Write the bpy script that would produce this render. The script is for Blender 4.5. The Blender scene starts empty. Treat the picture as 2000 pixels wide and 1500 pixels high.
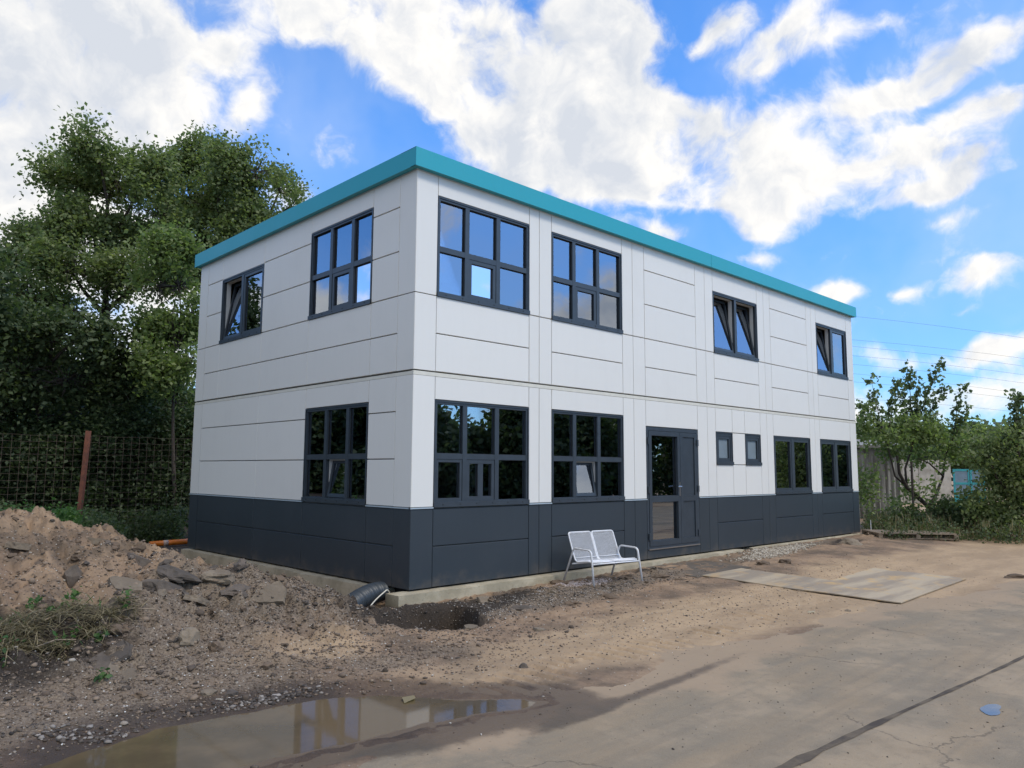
import bpy, bmesh, math, random
import numpy as np
from mathutils import Vector, Matrix, Euler

random.seed(7)
rng = np.random.default_rng(11)
scene = bpy.context.scene
col = scene.collection

# ------------------------------------------------------------------ camera
CAM = np.array([-6.2392, -8.4119, 1.6005])
YAW, PITCH, ROLL, FPX = 0.7675, 0.1117, 0.0054, 1493.5      # FPX: focal length for a 2000 pixel wide picture


def cam_axes():
    f = np.array([math.cos(PITCH) * math.sin(YAW), math.cos(PITCH) * math.cos(YAW), math.sin(PITCH)])
    r = np.array([math.cos(YAW), -math.sin(YAW), 0.0])
    u = np.cross(r, f)
    return math.cos(ROLL) * r + math.sin(ROLL) * u, -math.sin(ROLL) * r + math.cos(ROLL) * u, f


AR, AU, AF = cam_axes()


def ray(px, py):
    return AF + AR * (px - 1000) / FPX - AU * (py - 750) / FPX


def at(px, py, depth):                 # surveyed point: picture position and metres along the view axis
    return Vector(CAM + ray(px, py) * depth)


def gr(px, py, z=-0.2):                # surveyed point on a level plane
    d = ray(px, py)
    return Vector(CAM + d * ((z - CAM[2]) / d[2]))


cd = bpy.data.cameras.new('camera')
cam = bpy.data.objects.new('camera', cd)
col.objects.link(cam)
cd.sensor_width = 36
cd.lens = 36 * FPX / 2000
cd.clip_start = 0.05
cd.clip_end = 3000
cam.matrix_world = Matrix(((AR[0], AU[0], -AF[0], CAM[0]), (AR[1], AU[1], -AF[1], CAM[1]), (AR[2], AU[2], -AF[2], CAM[2]), (0, 0, 0, 1)))
scene.camera = cam

# ------------------------------------------------------------------ light: bright broken cloud, sun behind thin cloud
SUN_EL, SUN_AZ = math.radians(50), math.radians(158)         # azimuth clockwise from +Y
sd = bpy.data.lights.new('sun', 'SUN')
sd.energy = 1.55
sd.angle = math.radians(14)
sd.color = (1.0, 0.93, 0.82)
so = bpy.data.objects.new('sun', sd)
col.objects.link(so)
sdir = Vector((math.cos(SUN_EL) * math.sin(SUN_AZ), math.cos(SUN_EL) * math.cos(SUN_AZ), math.sin(SUN_EL)))
so.rotation_euler = sdir.to_track_quat('Z', 'Y').to_euler()

vs = scene.view_settings
vs.view_transform = 'Standard'
vs.look = 'None'
vs.gamma = 1
vs.exposure = 0.47
vs.use_curve_mapping = False
scene.cycles.max_bounces = 6
scene.cycles.transparent_max_bounces = 12
scene.cycles.caustics_reflective = False
scene.cycles.caustics_refractive = False


class NT:
    def __init__(s, tree):
        s.t = tree
        s.n = tree.nodes
        s.l = tree.links

    def new(s, typ, **kw):
        n = s.n.new(typ)
        for k, v in kw.items():
            setattr(n, k, v)
        return n

    def link(s, a, b):
        s.l.new(a, b)

    def val(s, sock, v):
        if isinstance(v, bpy.types.NodeSocket):
            s.l.new(v, sock)
        else:
            sock.default_value = v

    def math(s, op, a, b=0.0, c=None, clamp=False):
        n = s.new('ShaderNodeMath', operation=op, use_clamp=clamp)
        s.val(n.inputs[0], a)
        s.val(n.inputs[1], b)
        if c is not None:
            s.val(n.inputs[2], c)
        return n.outputs[0]

    def vmath(s, op, a, b=(0, 0, 0)):
        n = s.new('ShaderNodeVectorMath', operation=op)
        s.val(n.inputs[0], a)
        s.val(n.inputs[1], b)
        return n.outputs[0]

    def mixc(s, f, a, b, bt='MIX'):
        n = s.new('ShaderNodeMix', data_type='RGBA', blend_type=bt)
        s.val(n.inputs[0], f)
        s.val(n.inputs[6], a if isinstance(a, bpy.types.NodeSocket) else (*a, 1))
        s.val(n.inputs[7], b if isinstance(b, bpy.types.NodeSocket) else (*b, 1))
        return n.outputs[2]

    def noise(s, vec, scale, detail=4, rough=0.55, dist=0.0, lac=2.0):
        n = s.new('ShaderNodeTexNoise')
        if vec is not None:
            s.link(vec, n.inputs['Vector'])
        n.inputs['Scale'].default_value = scale
        n.inputs['Detail'].default_value = detail
        n.inputs['Roughness'].default_value = rough
        n.inputs['Distortion'].default_value = dist
        n.inputs['Lacunarity'].default_value = lac
        return n

    def ss(s, v, lo, hi, a=0.0, b=1.0):
        n = s.new('ShaderNodeMapRange', interpolation_type='SMOOTHSTEP')
        s.val(n.inputs[0], v)
        n.inputs[1].default_value = lo
        n.inputs[2].default_value = hi
        n.inputs[3].default_value = a
        n.inputs[4].default_value = b
        return n.outputs[0]


world = bpy.data.worlds.new('World')
scene.world = world
world.use_nodes = True
W = NT(world.node_tree)
W.n.clear()
sky = W.new('ShaderNodeTexSky', sky_type='NISHITA')
sky.sun_disc = False
sky.sun_elevation = SUN_EL
sky.sun_rotation = SUN_AZ
sky.air_density = 1.0
sky.dust_density = 0.6
sky.ozone_density = 2.5
tc = W.new('ShaderNodeTexCoord')
dirv = tc.outputs['Generated']
wn1 = W.noise(dirv, 3.6, 3, 0.6)
warp = W.vmath('MULTIPLY', W.vmath('SUBTRACT', wn1.outputs['Color'], (0.5, 0.5, 0.5)), (0.12, 0.12, 0.12))
wn2 = W.noise(dirv, 13, 3, 0.6)
warp2 = W.vmath('MULTIPLY', W.vmath('SUBTRACT', wn2.outputs['Color'], (0.5, 0.5, 0.5)), (0.035, 0.035, 0.035))
dw = W.vmath('ADD', W.vmath('ADD', dirv, warp), warp2)
# heaps of cloud as soft ellipsoids in direction space: bearing x, y, half sizes, tilt, weight
CL = [(130, 110, 250, 200, 0, 1.5), (30, 330, 170, 190, 0, 1.2), (20, 20, 200, 130, 0, 1.2), (445, 90, 75, 45, 20, .62), (500, 200, 30, 95, 35, .5),
      (620, 25, 160, 80, 12, 1.0), (800, 70, 210, 95, 20, 1.15), (1010, 120, 250, 150, 15, 1.4), (1180, 235, 250, 110, 22, 1.3), (1070, 290, 220, 80, 5, 1.0),
      (1380, 300, 170, 90, 20, 1.05), (1200, 50, 110, 60, 0, .6), (1560, 235, 110, 50, -5, .8), (1330, 370, 140, 50, 10, .6), (1480, 395, 120, 50, 15, .55),
      (1420, 52, 60, 35, 0, .8), (1720, 55, 170, 36, -12, .62), (1900, 75, 150, 55, -14, .85), (1975, 185, 100, 55, 0, .85), (1740, 190, 110, 34, -8, .68), (1520, 130, 80, 45, -25, .62),
      (1720, 300, 190, 40, -8, .62), (1900, 320, 170, 50, -5, .78), (1660, 385, 150, 34, 5, .5), (1850, 425, 140, 24, -6, .55), (1480, 490, 80, 22, 0, .45),
      (1950, 545, 85, 36, 0, .75), (1620, 572, 62, 34, 5, .85), (1580, 330, 120, 40, 12, .6), (1560, 60, 70, 26, -20, .5), (1830, 150, 90, 30, -10, .6), (1720, 250, 160, 26, -6, .5), (1840, 375, 150, 26, -5, .6), (1330, 445, 60, 20, 10, .45), (1480, 440, 60, 20, 0, .4), (1790, 572, 45, 22, 10, .5), (1920, 610, 40, 14, 0, .4), (1790, 700, 200, 30, 3, .7), (1980, 700, 100, 36, 0, .75), (1750, 800, 420, 60, 0, .62),
      (560, 385, 70, 50, 0, .8), (250, 520, 330, 130, 0, 1.0), (200, 720, 400, 90, 0, .9), (1290, 440, 50, 26, 0, .6)]
dens = None


def blob(px, py, rx, ry, tilt, wt, c=None, ax=None):
    global dens
    if c is None:
        c = ray(px, py)
        ln = np.linalg.norm(c)
        c = c / ln
        rx, ry = rx / FPX / ln, ry / FPX / ln
    r = np.cross(c, (0, 0, 1))
    r = r / np.linalg.norm(r)
    u = np.cross(r, c)
    a = math.radians(-tilt)
    r2 = math.cos(a) * r + math.sin(a) * u
    u2 = -math.sin(a) * r + math.cos(a) * u
    m = Matrix(((r2[0], c[0], u2[0]), (r2[1], c[1], u2[1]), (r2[2], c[2], u2[2])))
    mp = W.new('ShaderNodeMapping', vector_type='TEXTURE')
    W.link(dw, mp.inputs['Vector'])
    mp.inputs['Location'].default_value = c
    mp.inputs['Rotation'].default_value = m.to_euler()
    mp.inputs['Scale'].default_value = (rx * 1.35, 0.9, ry * 1.35)
    g = W.new('ShaderNodeTexGradient', gradient_type='SPHERICAL')
    W.link(mp.outputs[0], g.inputs[0])
    v = W.math('MULTIPLY', g.outputs['Fac'], wt * 1.5)
    dens = v if dens is None else W.math('ADD', dens, v)


for b in CL:
    blob(*b)
rs = random.Random(5)
for k in range(34):                                           # the same broken cloud goes on round the sky
    az = YAW + math.radians(rs.uniform(52, 308))
    el = math.radians(rs.choice([14, 24, 36, 50, 68]) + rs.uniform(-6, 6))
    c = np.array([math.cos(el) * math.sin(az), math.cos(el) * math.cos(az), math.sin(el)])
    s_ = rs.uniform(.14, .3)
    if abs((math.degrees(az) - 330) % 360) < 28 or abs((math.degrees(az) - 330) % 360) > 332:
        if el < .75:
            continue
    if 100 < math.degrees(az) % 360 < 158 and el < .72:
        continue
    blob(0, 0, s_ * 1.3, s_ * .55, rs.uniform(-25, 25), rs.uniform(.9, 1.4), c)
for az_, el_, s_ in ((328, 8, .16), (338, 10, .14), (316, 9, .16), (131, 10, .12), (122, 12, .14), (268, 44, .42), (245, 26, .34), (295, 58, .40), (282, 24, .26), (225, 60, .40)):      # low banks mirrored in the panes; unseen western clouds added to brighten left wall
    az_, el_ = math.radians(az_), math.radians(el_)
    blob(0, 0, s_, s_ * (.42 if el_ < .35 else .7), 0, 1.1, np.array([math.cos(el_) * math.sin(az_), math.cos(el_) * math.cos(az_), math.sin(el_)]))
fn = W.noise(dw, 9.0, 10, 0.60, 0.1)
fn2 = W.noise(W.vmath('ADD', dw, tuple(sdir * 0.022)), 9.0, 6, 0.60, 0.1)
big = W.noise(dirv, 2.6, 3, .5)
d0 = W.math('ADD', W.math('MINIMUM', dens, 1.25), W.math('MULTIPLY', W.math('SUBTRACT', fn.outputs['Fac'], 0.5), 3.7))
mask = W.ss(d0, 0.20, 1.12)
thick = W.ss(d0, 0.7, 1.9)
lit = W.math('MULTIPLY', W.math('SUBTRACT', fn.outputs['Fac'], fn2.outputs['Fac']), 4.0)
sh = W.math('ADD', W.math('MULTIPLY', thick, 0.40), W.math('MULTIPLY', W.ss(W.noise(dw, 5.0, 4, .55).outputs['Fac'], .42, .62), .55))
sh = W.math('MULTIPLY', W.math('SUBTRACT', sh, lit, clamp=True), .82)
ccol = W.mixc(sh, (0.76, 0.745, 0.72), (0.45, 0.49, 0.56))
skyc = W.vmath('MULTIPLY', sky.outputs['Color'], (0.070, 0.138, 0.207))
sepz = W.new('ShaderNodeSeparateXYZ')
W.link(dirv, sepz.inputs[0])
skyc = W.mixc(1.0, skyc, W.mixc(W.ss(sepz.outputs[2], .05, .48), (1.0, .80, .76), (1, 1, 1)), 'MULTIPLY')
# faint high veil that whitens the blue a little
veil = W.ss(W.noise(dw, 2.2, 5, .6).outputs['Fac'], .38, .72, 0.02, .30)
skyc = W.mixc(veil, skyc, (0.60, 0.66, 0.74))
outc = W.mixc(mask, skyc, ccol)
bg = W.new('ShaderNodeBackground')
W.link(outc, bg.inputs['Color'])
bg.inputs['Strength'].default_value = 1.0
wo = W.new('ShaderNodeOutputWorld')
W.link(bg.outputs[0], wo.inputs['Surface'])
world.cycles.sampling_method = 'MANUAL'
world.cycles.sample_map_resolution = 1024


# ------------------------------------------------------------------ materials
def new_mat(name):
    m = bpy.data.materials.new(name)
    m.use_nodes = True
    t = NT(m.node_tree)
    p = m.node_tree.nodes['Principled BSDF']
    return m, t, p


def mat(name, c, rough=0.6, var=0.0, scale=3.0, bump=0.0, bscale=60, metal=0.0, c2=None, spec=0.5, coord='Object'):
    m, t, p = new_mat(name)
    p.inputs['Roughness'].default_value = rough
    p.inputs['Metallic'].default_value = metal
    p.inputs['Specular IOR Level'].default_value = spec
    tcn = t.new('ShaderNodeTexCoord')
    v = tcn.outputs[coord]
    if var or c2:
        n = t.noise(v, scale, 6, 0.6)
        cc = c2 if c2 else tuple(x * (1 - var) for x in c)
        f = t.ss(n.outputs['Fac'], .35, .65)
        t.link(t.mixc(f, c, cc), p.inputs['Base Color'])
    else:
        p.inputs['Base Color'].default_value = (*c, 1)
    if bump:
        b = t.new('ShaderNodeBump')
        b.inputs['Strength'].default_value = bump
        b.inputs['Distance'].default_value = 0.01
        t.link(t.noise(v, bscale, 5, .6).outputs['Fac'], b.inputs['Height'])
        t.link(b.outputs[0], p.inputs['Normal'])
    return m


def panel_mat(name, c, dirt, rough):
    """coated metal cladding: faint streaks, smears and rain marks, slight oil-canning"""
    m, t, p = new_mat(name)
    g = t.new('ShaderNodeNewGeometry')
    mp = t.new('ShaderNodeMapping')
    mp.inputs['Scale'].default_value = (6, 6, .7)
    t.link(g.outputs['Position'], mp.inputs['Vector'])
    st = t.noise(mp.outputs[0], 1.6, 6, .65)
    sm = t.noise(g.outputs['Position'], 1.1, 5, .6)
    oi = t.new('ShaderNodeObjectInfo')
    f = t.math('MULTIPLY', t.ss(st.outputs['Fac'], .45, .8), .18)
    f = t.math('ADD', f, t.math('MULTIPLY', t.ss(sm.outputs['Fac'], .5, .75), .25))
    f = t.math('ADD', f, t.math('MULTIPLY', oi.outputs['Random'], .18))
    cc = t.mixc(f, c, dirt)
    sz = t.new('ShaderNodeSeparateXYZ')
    t.link(g.outputs['Position'], sz.inputs[0])
    low = t.math('ADD', t.math('SUBTRACT', .30, sz.outputs[2]), t.math('MULTIPLY', t.math('SUBTRACT', t.noise(g.outputs['Position'], 3.5, 6, .7).outputs['Fac'], .5), .9))
    cc = t.mixc(t.math('MULTIPLY', t.ss(low, .12, .5), .32), cc, (.20, .155, .11))
    spl = t.ss(t.noise(g.outputs['Position'], 30, 4, .75).outputs['Fac'], .66, .72)
    cc = t.mixc(t.math('MULTIPLY', t.math('MULTIPLY', spl, t.ss(sz.outputs[2], .2, 1.0, 1, 0)), .5), cc, (.25, .20, .15))
    t.link(cc, p.inputs['Base Color'])
    t.link(t.math('ADD', t.math('MULTIPLY', sm.outputs['Fac'], .15), rough - .07), p.inputs['Roughness'])
    b = t.new('ShaderNodeBump')
    b.inputs['Strength'].default_value = .12
    b.inputs['Distance'].default_value = .02
    t.link(t.noise(g.outputs['Position'], 1.7, 2, .4).outputs['Fac'], b.inputs['Height'])
    t.link(b.outputs[0], p.inputs['Normal'])
    return m


M = {}
M['white'] = panel_mat('white_cladding', (.725, .715, .68), (.63, .62, .59), .42)
M['beige'] = mat('beige_joint_band', (.66, .64, .56), .5, .08, 8)
M['dark'] = panel_mat('anthracite_cladding', (.030, .040, .050), (.046, .055, .062), .42)
M['teal'] = panel_mat('teal_fascia', (.016, .33, .41), (.022, .30, .37), .40)
M['frame'] = mat('anthracite_frame', (.040, .052, .066), .38, .15, 6)
M['gasket_void'] = mat('black_gasket_and_void', (.012, .013, .015), .7)  # glazing beads, screws and the black stand-ins for shaded voids
M['seam'] = mat('grey_joint_core', (.14, .135, .125), .8)  # plain grey backing behind the panel joints
M['flash'] = mat('pale_drip_rail', (.42, .50, .56), .35, metal=.2)
M['inner'] = mat('plaster_inside', (.48, .47, .45), .9)
M['wpvc'] = mat('white_plastic_reveal', (.62, .63, .63), .5)
M['steel'] = mat('brushed_steel', (.6, .6, .6), .3, metal=1)
M['benchm'] = mat('white_powder_coat', (.72, .73, .76), .35, .1, 20)
M['rust'] = mat('rusty_steel', (.24, .085, .05), .85, c2=(.15, .06, .04), scale=9, bump=.4)
M['orange'] = mat('orange_sewer_plastic', (.75, .20, .02), .35, .15, 8)
M['hose'] = mat('black_ribbed_plastic', (.030, .038, .046), .5)
M['cable'] = mat('cream_cable', (.6, .55, .45), .5)
M['wood'] = mat('weathered_wood', (.30, .235, .17), .85, c2=(.20, .155, .115), scale=14, bump=.5, bscale=90)
M['wire'] = mat('rusty_wire', (.10, .075, .06), .8)
M['bark'] = mat('bark', (.075, .06, .05), .95, .4, 10, .8, 30)
M['tealp'] = mat('teal_paint', (.04, .33, .38), .5, .25, 3)
M['bluegrey'] = mat('bluegrey_infill', (.16, .24, .31), .5, .2, 2)
M['concwall'] = mat('light_concrete_wall', (.42, .40, .36), .9, c2=(.27, .25, .22), scale=1.5)
M['lampm'] = mat('grey_lamp_metal', (.18, .19, .2), .5)
M['powerline'] = mat('power_cable', (.10, .11, .13), .6)


def glass(name, refl, tint, refcol=(.92, .95, 1)):
    m, t, p = new_mat(name)
    t.n.remove(p)
    out = t.n['Material Output']
    gl = t.new('ShaderNodeBsdfGlossy')
    gl.inputs['Roughness'].default_value = 0.0
    gl.inputs['Color'].default_value = (*refcol, 1)
    b = t.new('ShaderNodeBump')
    b.inputs['Strength'].default_value = .05
    b.inputs['Distance'].default_value = .01
    g = t.new('ShaderNodeNewGeometry')
    t.link(t.noise(g.outputs['Position'], 1.5, 1, .3).outputs['Fac'], b.inputs['Height'])
    t.link(b.outputs[0], gl.inputs['Normal'])
    tr = t.new('ShaderNodeBsdfTransparent')
    tr.inputs['Color'].default_value = (*tint, 1)
    fr = t.new('ShaderNodeFresnel')
    fr.inputs['IOR'].default_value = 1.5
    f = t.math('ADD', fr.outputs[0], refl, clamp=True)
    mx = t.new('ShaderNodeMixShader')
    t.link(f, mx.inputs[0])
    t.link(tr.outputs[0], mx.inputs[1])
    t.link(gl.outputs[0], mx.inputs[2])
    t.link(mx.outputs[0], out.inputs['Surface'])
    return m


M['glass'] = glass('coated_glass', .30, (.62, .64, .64), (.80, .88, 1.0))
M['mirror'] = glass('bare_mirror_coated_glass', .74, (.3, .3, .3), (.95, .95, 1))
M['frost'] = mat('frosted_glass', (.20, .25, .29), .25, .1, 3)


def concrete_mat(name, c, c2):
    m, t, p = new_mat(name)
    g = t.new('ShaderNodeNewGeometry')
    pos = g.outputs['Position']
    f = t.ss(t.noise(pos, 2.2, 8, .65).outputs['Fac'], .38, .62)
    cc = t.mixc(f, c, c2)
    cc = t.mixc(t.ss(t.noise(pos, 22, 5, .7).outputs['Fac'], .52, .75, 0, .6), cc, tuple(x * .55 for x in c2))
    t.link(cc, p.inputs['Base Color'])
    p.inputs['Roughness'].default_value = .92
    b = t.new('ShaderNodeBump')
    b.inputs['Strength'].default_value = .6
    b.inputs['Distance'].default_value = .012
    t.link(t.noise(pos, 40, 7, .7).outputs['Fac'], b.inputs['Height'])
    t.link(b.outputs[0], p.inputs['Normal'])
    return m


M['conc'] = concrete_mat('cast_concrete', (.46, .40, .29), (.33, .285, .20))
M['asphalt_lump'] = concrete_mat('broken_asphalt', (.070, .058, .048), (.125, .10, .08))
M['stone'] = concrete_mat('broken_concrete', (.225, .18, .13), (.15, .118, .085))
M['clod'] = concrete_mat('earth_clod', (.10, .072, .05), (.15, .105, .07))
M['corr'] = None


def ground_mat(name, road=False):
    m, t, p = new_mat(name)
    g = t.new('ShaderNodeNewGeometry')
    pos = g.outputs['Position']

    def at_(n):
        a = t.new('ShaderNodeAttribute', attribute_name=n)
        return a.outputs['Fac']
    mp = t.new('ShaderNodeMapping')
    mp.inputs['Scale'].default_value = (.55, 2.0, 1)
    t.link(pos, mp.inputs['Vector'])
    stre = t.noise(mp.outputs[0], 1.1, 6, .62)
    n1 = t.noise(pos, 1.3, 8, .62)
    n2 = t.noise(pos, 9, 8, .68)
    n3 = t.noise(pos, 55, 6, .7)
    if road:
        c = t.mixc(t.ss(stre.outputs['Fac'], .36, .64), (.275, .210, .137), (.225, .185, .132))
        c = t.mixc(t.ss(n1.outputs['Fac'], .45, .68, 0, .7), c, (.37, .285, .19))
        c = t.mixc(t.ss(n2.outputs['Fac'], .5, .72, 0, .55), c, (.20, .155, .11))
        c = t.mixc(t.ss(n3.outputs['Fac'], .55, .75, 0, .45), c, (.36, .30, .22))
        vo = t.new('ShaderNodeTexVoronoi', feature='F1')
        vo.inputs['Scale'].default_value = 1.15
        vo.inputs['Randomness'].default_value = 1
        t.link(t.vmath('ADD', pos, t.vmath('MULTIPLY', n2.outputs['Color'], (.12, .12, 0))), vo.inputs['Vector'])
        spot = t.ss(vo.outputs['Distance'], .075, .10, 1, 0)
        keep = t.ss(t.noise(pos, .8, 1).outputs['Fac'], .50, .54)
        c = t.mixc(t.math('MULTIPLY', t.math('MULTIPLY', spot, keep), .75), c, (.07, .055, .05))
        crk = t.new('ShaderNodeTexVoronoi', feature='DISTANCE_TO_EDGE')
        crk.inputs['Scale'].default_value = .42
        t.link(t.vmath('ADD', pos, t.vmath('MULTIPLY', n1.outputs['Color'], (.9, .9, 0))), crk.inputs['Vector'])
        ck = t.math('MULTIPLY', t.ss(crk.outputs['Distance'], .002, .007, 1, 0), t.ss(t.noise(pos, .5, 2).outputs['Fac'], .50, .58))
        c = t.mixc(t.math('MULTIPLY', ck, .55), c, (.08, .065, .05))
        mt = t.new('ShaderNodeMapping')
        mt.inputs['Scale'].default_value = (.12, 3.2, 1)
        mt.inputs['Rotation'].default_value = (0, 0, math.radians(4))
        t.link(pos, mt.inputs['Vector'])
        c = t.mixc(t.ss(t.noise(mt.outputs[0], 1.6, 4, .6).outputs['Fac'], .52, .66, 0, .35), c, (.19, .155, .113))
        agg = t.noise(pos, 170, 3, .7)
        c = t.mixc(t.ss(agg.outputs['Fac'], .55, .72, 0, .45), c, (.44, .38, .30))
        c = t.mixc(t.ss(agg.outputs['Fac'], .28, .42, .45, 0), c, (.09, .07, .055))
        sandm = t.ss(t.math('ADD', at_('sand'), t.math('MULTIPLY', t.math('SUBTRACT', n1.outputs['Fac'], .5), 1.6)), .45, .75)
        c = t.mixc(t.math('MULTIPLY', sandm, .75), c, (.34, .25, .165))
        bs, bd = .6, .010
    else:
        c = t.mixc(t.ss(n1.outputs['Fac'], .38, .62), (.225, .155, .103), (.315, .218, .140))
        c = t.mixc(t.ss(n2.outputs['Fac'], .46, .7, 0, .7), c, (.15, .10, .066))
        c = t.mixc(t.ss(t.noise(pos, .9, 7, .68).outputs['Fac'], .47, .62, 0, .74), c, (.105, .080, .058))
        gv = at_('gravel')
        gm = t.ss(t.math('ADD', gv, t.math('MULTIPLY', t.math('SUBTRACT', n1.outputs['Fac'], .5), 1.2)), .35, .75)
        gc = t.mixc(t.ss(n3.outputs['Fac'], .4, .62), (.085, .066, .051), (.235, .19, .142))
        gc = t.mixc(t.ss(n2.outputs['Fac'], .42, .62, 0, .6), gc, (.19, .145, .105))
        c = t.mixc(t.math('MULTIPLY', gm, .85), c, gc)
        sandm = t.ss(t.math('ADD', at_('sand'), t.math('MULTIPLY', t.math('SUBTRACT', n1.outputs['Fac'], .5), .9)), .3, .8)
        sc_ = t.mixc(t.ss(stre.outputs['Fac'], .38, .62), (.44, .315, .195), (.35, .25, .155))
        sc_ = t.mixc(t.ss(n2.outputs['Fac'], .52, .72, 0, .5), sc_, (.22, .15, .105))
        c = t.mixc(t.math('MULTIPLY', sandm, .9), c, sc_)
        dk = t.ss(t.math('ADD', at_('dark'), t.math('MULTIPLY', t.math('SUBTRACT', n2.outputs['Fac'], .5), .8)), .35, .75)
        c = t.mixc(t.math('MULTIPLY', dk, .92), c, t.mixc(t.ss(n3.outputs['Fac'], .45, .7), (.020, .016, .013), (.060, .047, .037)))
        sp = t.new('ShaderNodeTexVoronoi', feature='F1')
        sp.inputs['Scale'].default_value = 26
        t.link(pos, sp.inputs['Vector'])
        fl = t.math('MULTIPLY', t.ss(sp.outputs['Distance'], .16, .24, 1, 0), t.ss(sp.outputs['Color'], .70, .72))
        c = t.mixc(t.math('MULTIPLY', fl, .5), c, (.46, .43, .39))
        bs, bd = .9, .02
    wet = t.ss(t.math('ADD', at_('wet'), t.math('MULTIPLY', t.math('SUBTRACT', n2.outputs['Fac'], .5), .5)), .3, .7)
    c = t.mixc(t.math('MULTIPLY', wet, .85), c, t.mixc(1.0, c, (.33, .31, .30), 'MULTIPLY'))
    t.link(c, p.inputs['Base Color'])
    t.link(t.math('SUBTRACT', .92, t.math('MULTIPLY', wet, .42)), p.inputs['Roughness'])
    p.inputs['Specular IOR Level'].default_value = .3
    b = t.new('ShaderNodeBump')
    b.inputs['Strength'].default_value = bs
    b.inputs['Distance'].default_value = bd
    hh = t.math('ADD', t.math('MULTIPLY', n2.outputs['Fac'], .8), t.math('MULTIPLY', n3.outputs['Fac'], .5))
    t.link(hh, b.inputs['Height'])
    t.link(b.outputs[0], p.inputs['Normal'])
    return m


def leaf_mat(name, cols, trans=.45):
    m, t, p = new_mat(name)
    a = t.new('ShaderNodeAttribute', attribute_name='tone')
    r = t.new('ShaderNodeValToRGB')
    els = r.color_ramp.elements
    while len(els) < len(cols):
        els.new(.5)
    for i, c in enumerate(cols):
        els[i].position = i / (len(cols) - 1)
        els[i].color = (*c, 1)
    t.link(a.outputs['Fac'], r.inputs[0])
    t.link(r.outputs[0], p.inputs['Base Color'])
    p.inputs['Roughness'].default_value = .55
    p.inputs['Specular IOR Level'].default_value = .35
    tl = t.new('ShaderNodeBsdfTranslucent')
    t.link(t.mixc(1.0, r.outputs[0], (1.35, 1.55, .8), 'MULTIPLY'), tl.inputs['Color'])
    mx = t.new('ShaderNodeMixShader')
    mx.inputs[0].default_value = trans
    t.link(p.outputs[0], mx.inputs[1])
    t.link(tl.outputs[0], mx.inputs[2])
    t.link(mx.outputs[0], t.n['Material Output'].inputs['Surface'])
    return m


M['leafA'] = leaf_mat('alder_leaf', [(.10, .135, .06), (.17, .21, .095), (.28, .31, .15)])
M['leafB'] = leaf_mat('bright_leaf', [(.095, .135, .052), (.165, .215, .085), (.26, .31, .13)])
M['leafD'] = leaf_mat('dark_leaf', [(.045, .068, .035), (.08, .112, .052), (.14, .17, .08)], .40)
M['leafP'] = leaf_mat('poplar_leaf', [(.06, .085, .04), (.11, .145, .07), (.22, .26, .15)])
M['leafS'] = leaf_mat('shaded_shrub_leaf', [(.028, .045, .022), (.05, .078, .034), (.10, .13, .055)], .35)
M['weed'] = leaf_mat('weed_leaf', [(.04, .09, .03), (.06, .13, .04), (.11, .19, .06)])
M['drygrass'] = leaf_mat('dry_stalk', [(.09, .075, .035), (.18, .15, .075), (.34, .28, .17)], .2)


# ------------------------------------------------------------------ mesh helpers
def tag(o, label=None, cat=None, group=None, kind=None):
    if label:
        o['label'] = label
    if cat:
        o['category'] = cat
    if group:
        o['group'] = group
    if kind:
        o['kind'] = kind
    return o


def link(name, me, m, parent=None, smooth=False):
    if m is not None:
        for mm in (m if isinstance(m, (list, tuple)) else [m]):
            me.materials.append(mm)
    o = bpy.data.objects.new(name, me)
    col.objects.link(o)
    if parent is not None:
        o.parent = parent
    if smooth:
        me.polygons.foreach_set('use_smooth', [True] * len(me.polygons))
    return o


def empty(name, loc=(0, 0, 0), rz=0):
    o = bpy.data.objects.new(name, None)
    col.objects.link(o)
    o.location = loc
    o.rotation_euler = (0, 0, rz)
    o.empty_display_size = .2
    return o


def np_mesh(name, V, F, attrs=None):
    """V (n,3), F (m,k) faces of one size"""
    me = bpy.data.meshes.new(name)
    V = np.asarray(V, np.float32)
    F = np.asarray(F, np.int32)
    k = F.shape[1]
    me.vertices.add(len(V))
    me.vertices.foreach_set('co', V.ravel())
    me.loops.add(F.size)
    me.loops.foreach_set('vertex_index', F.ravel())
    me.polygons.add(len(F))
    me.polygons.foreach_set('loop_start', np.arange(0, F.size, k, dtype=np.int32))
    me.update(calc_edges=True)
    for n, a in (attrs or {}).items():
        at_ = me.attributes.new(n, 'FLOAT', 'POINT')
        at_.data.foreach_set('value', np.asarray(a, np.float32))
    return me


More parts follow.
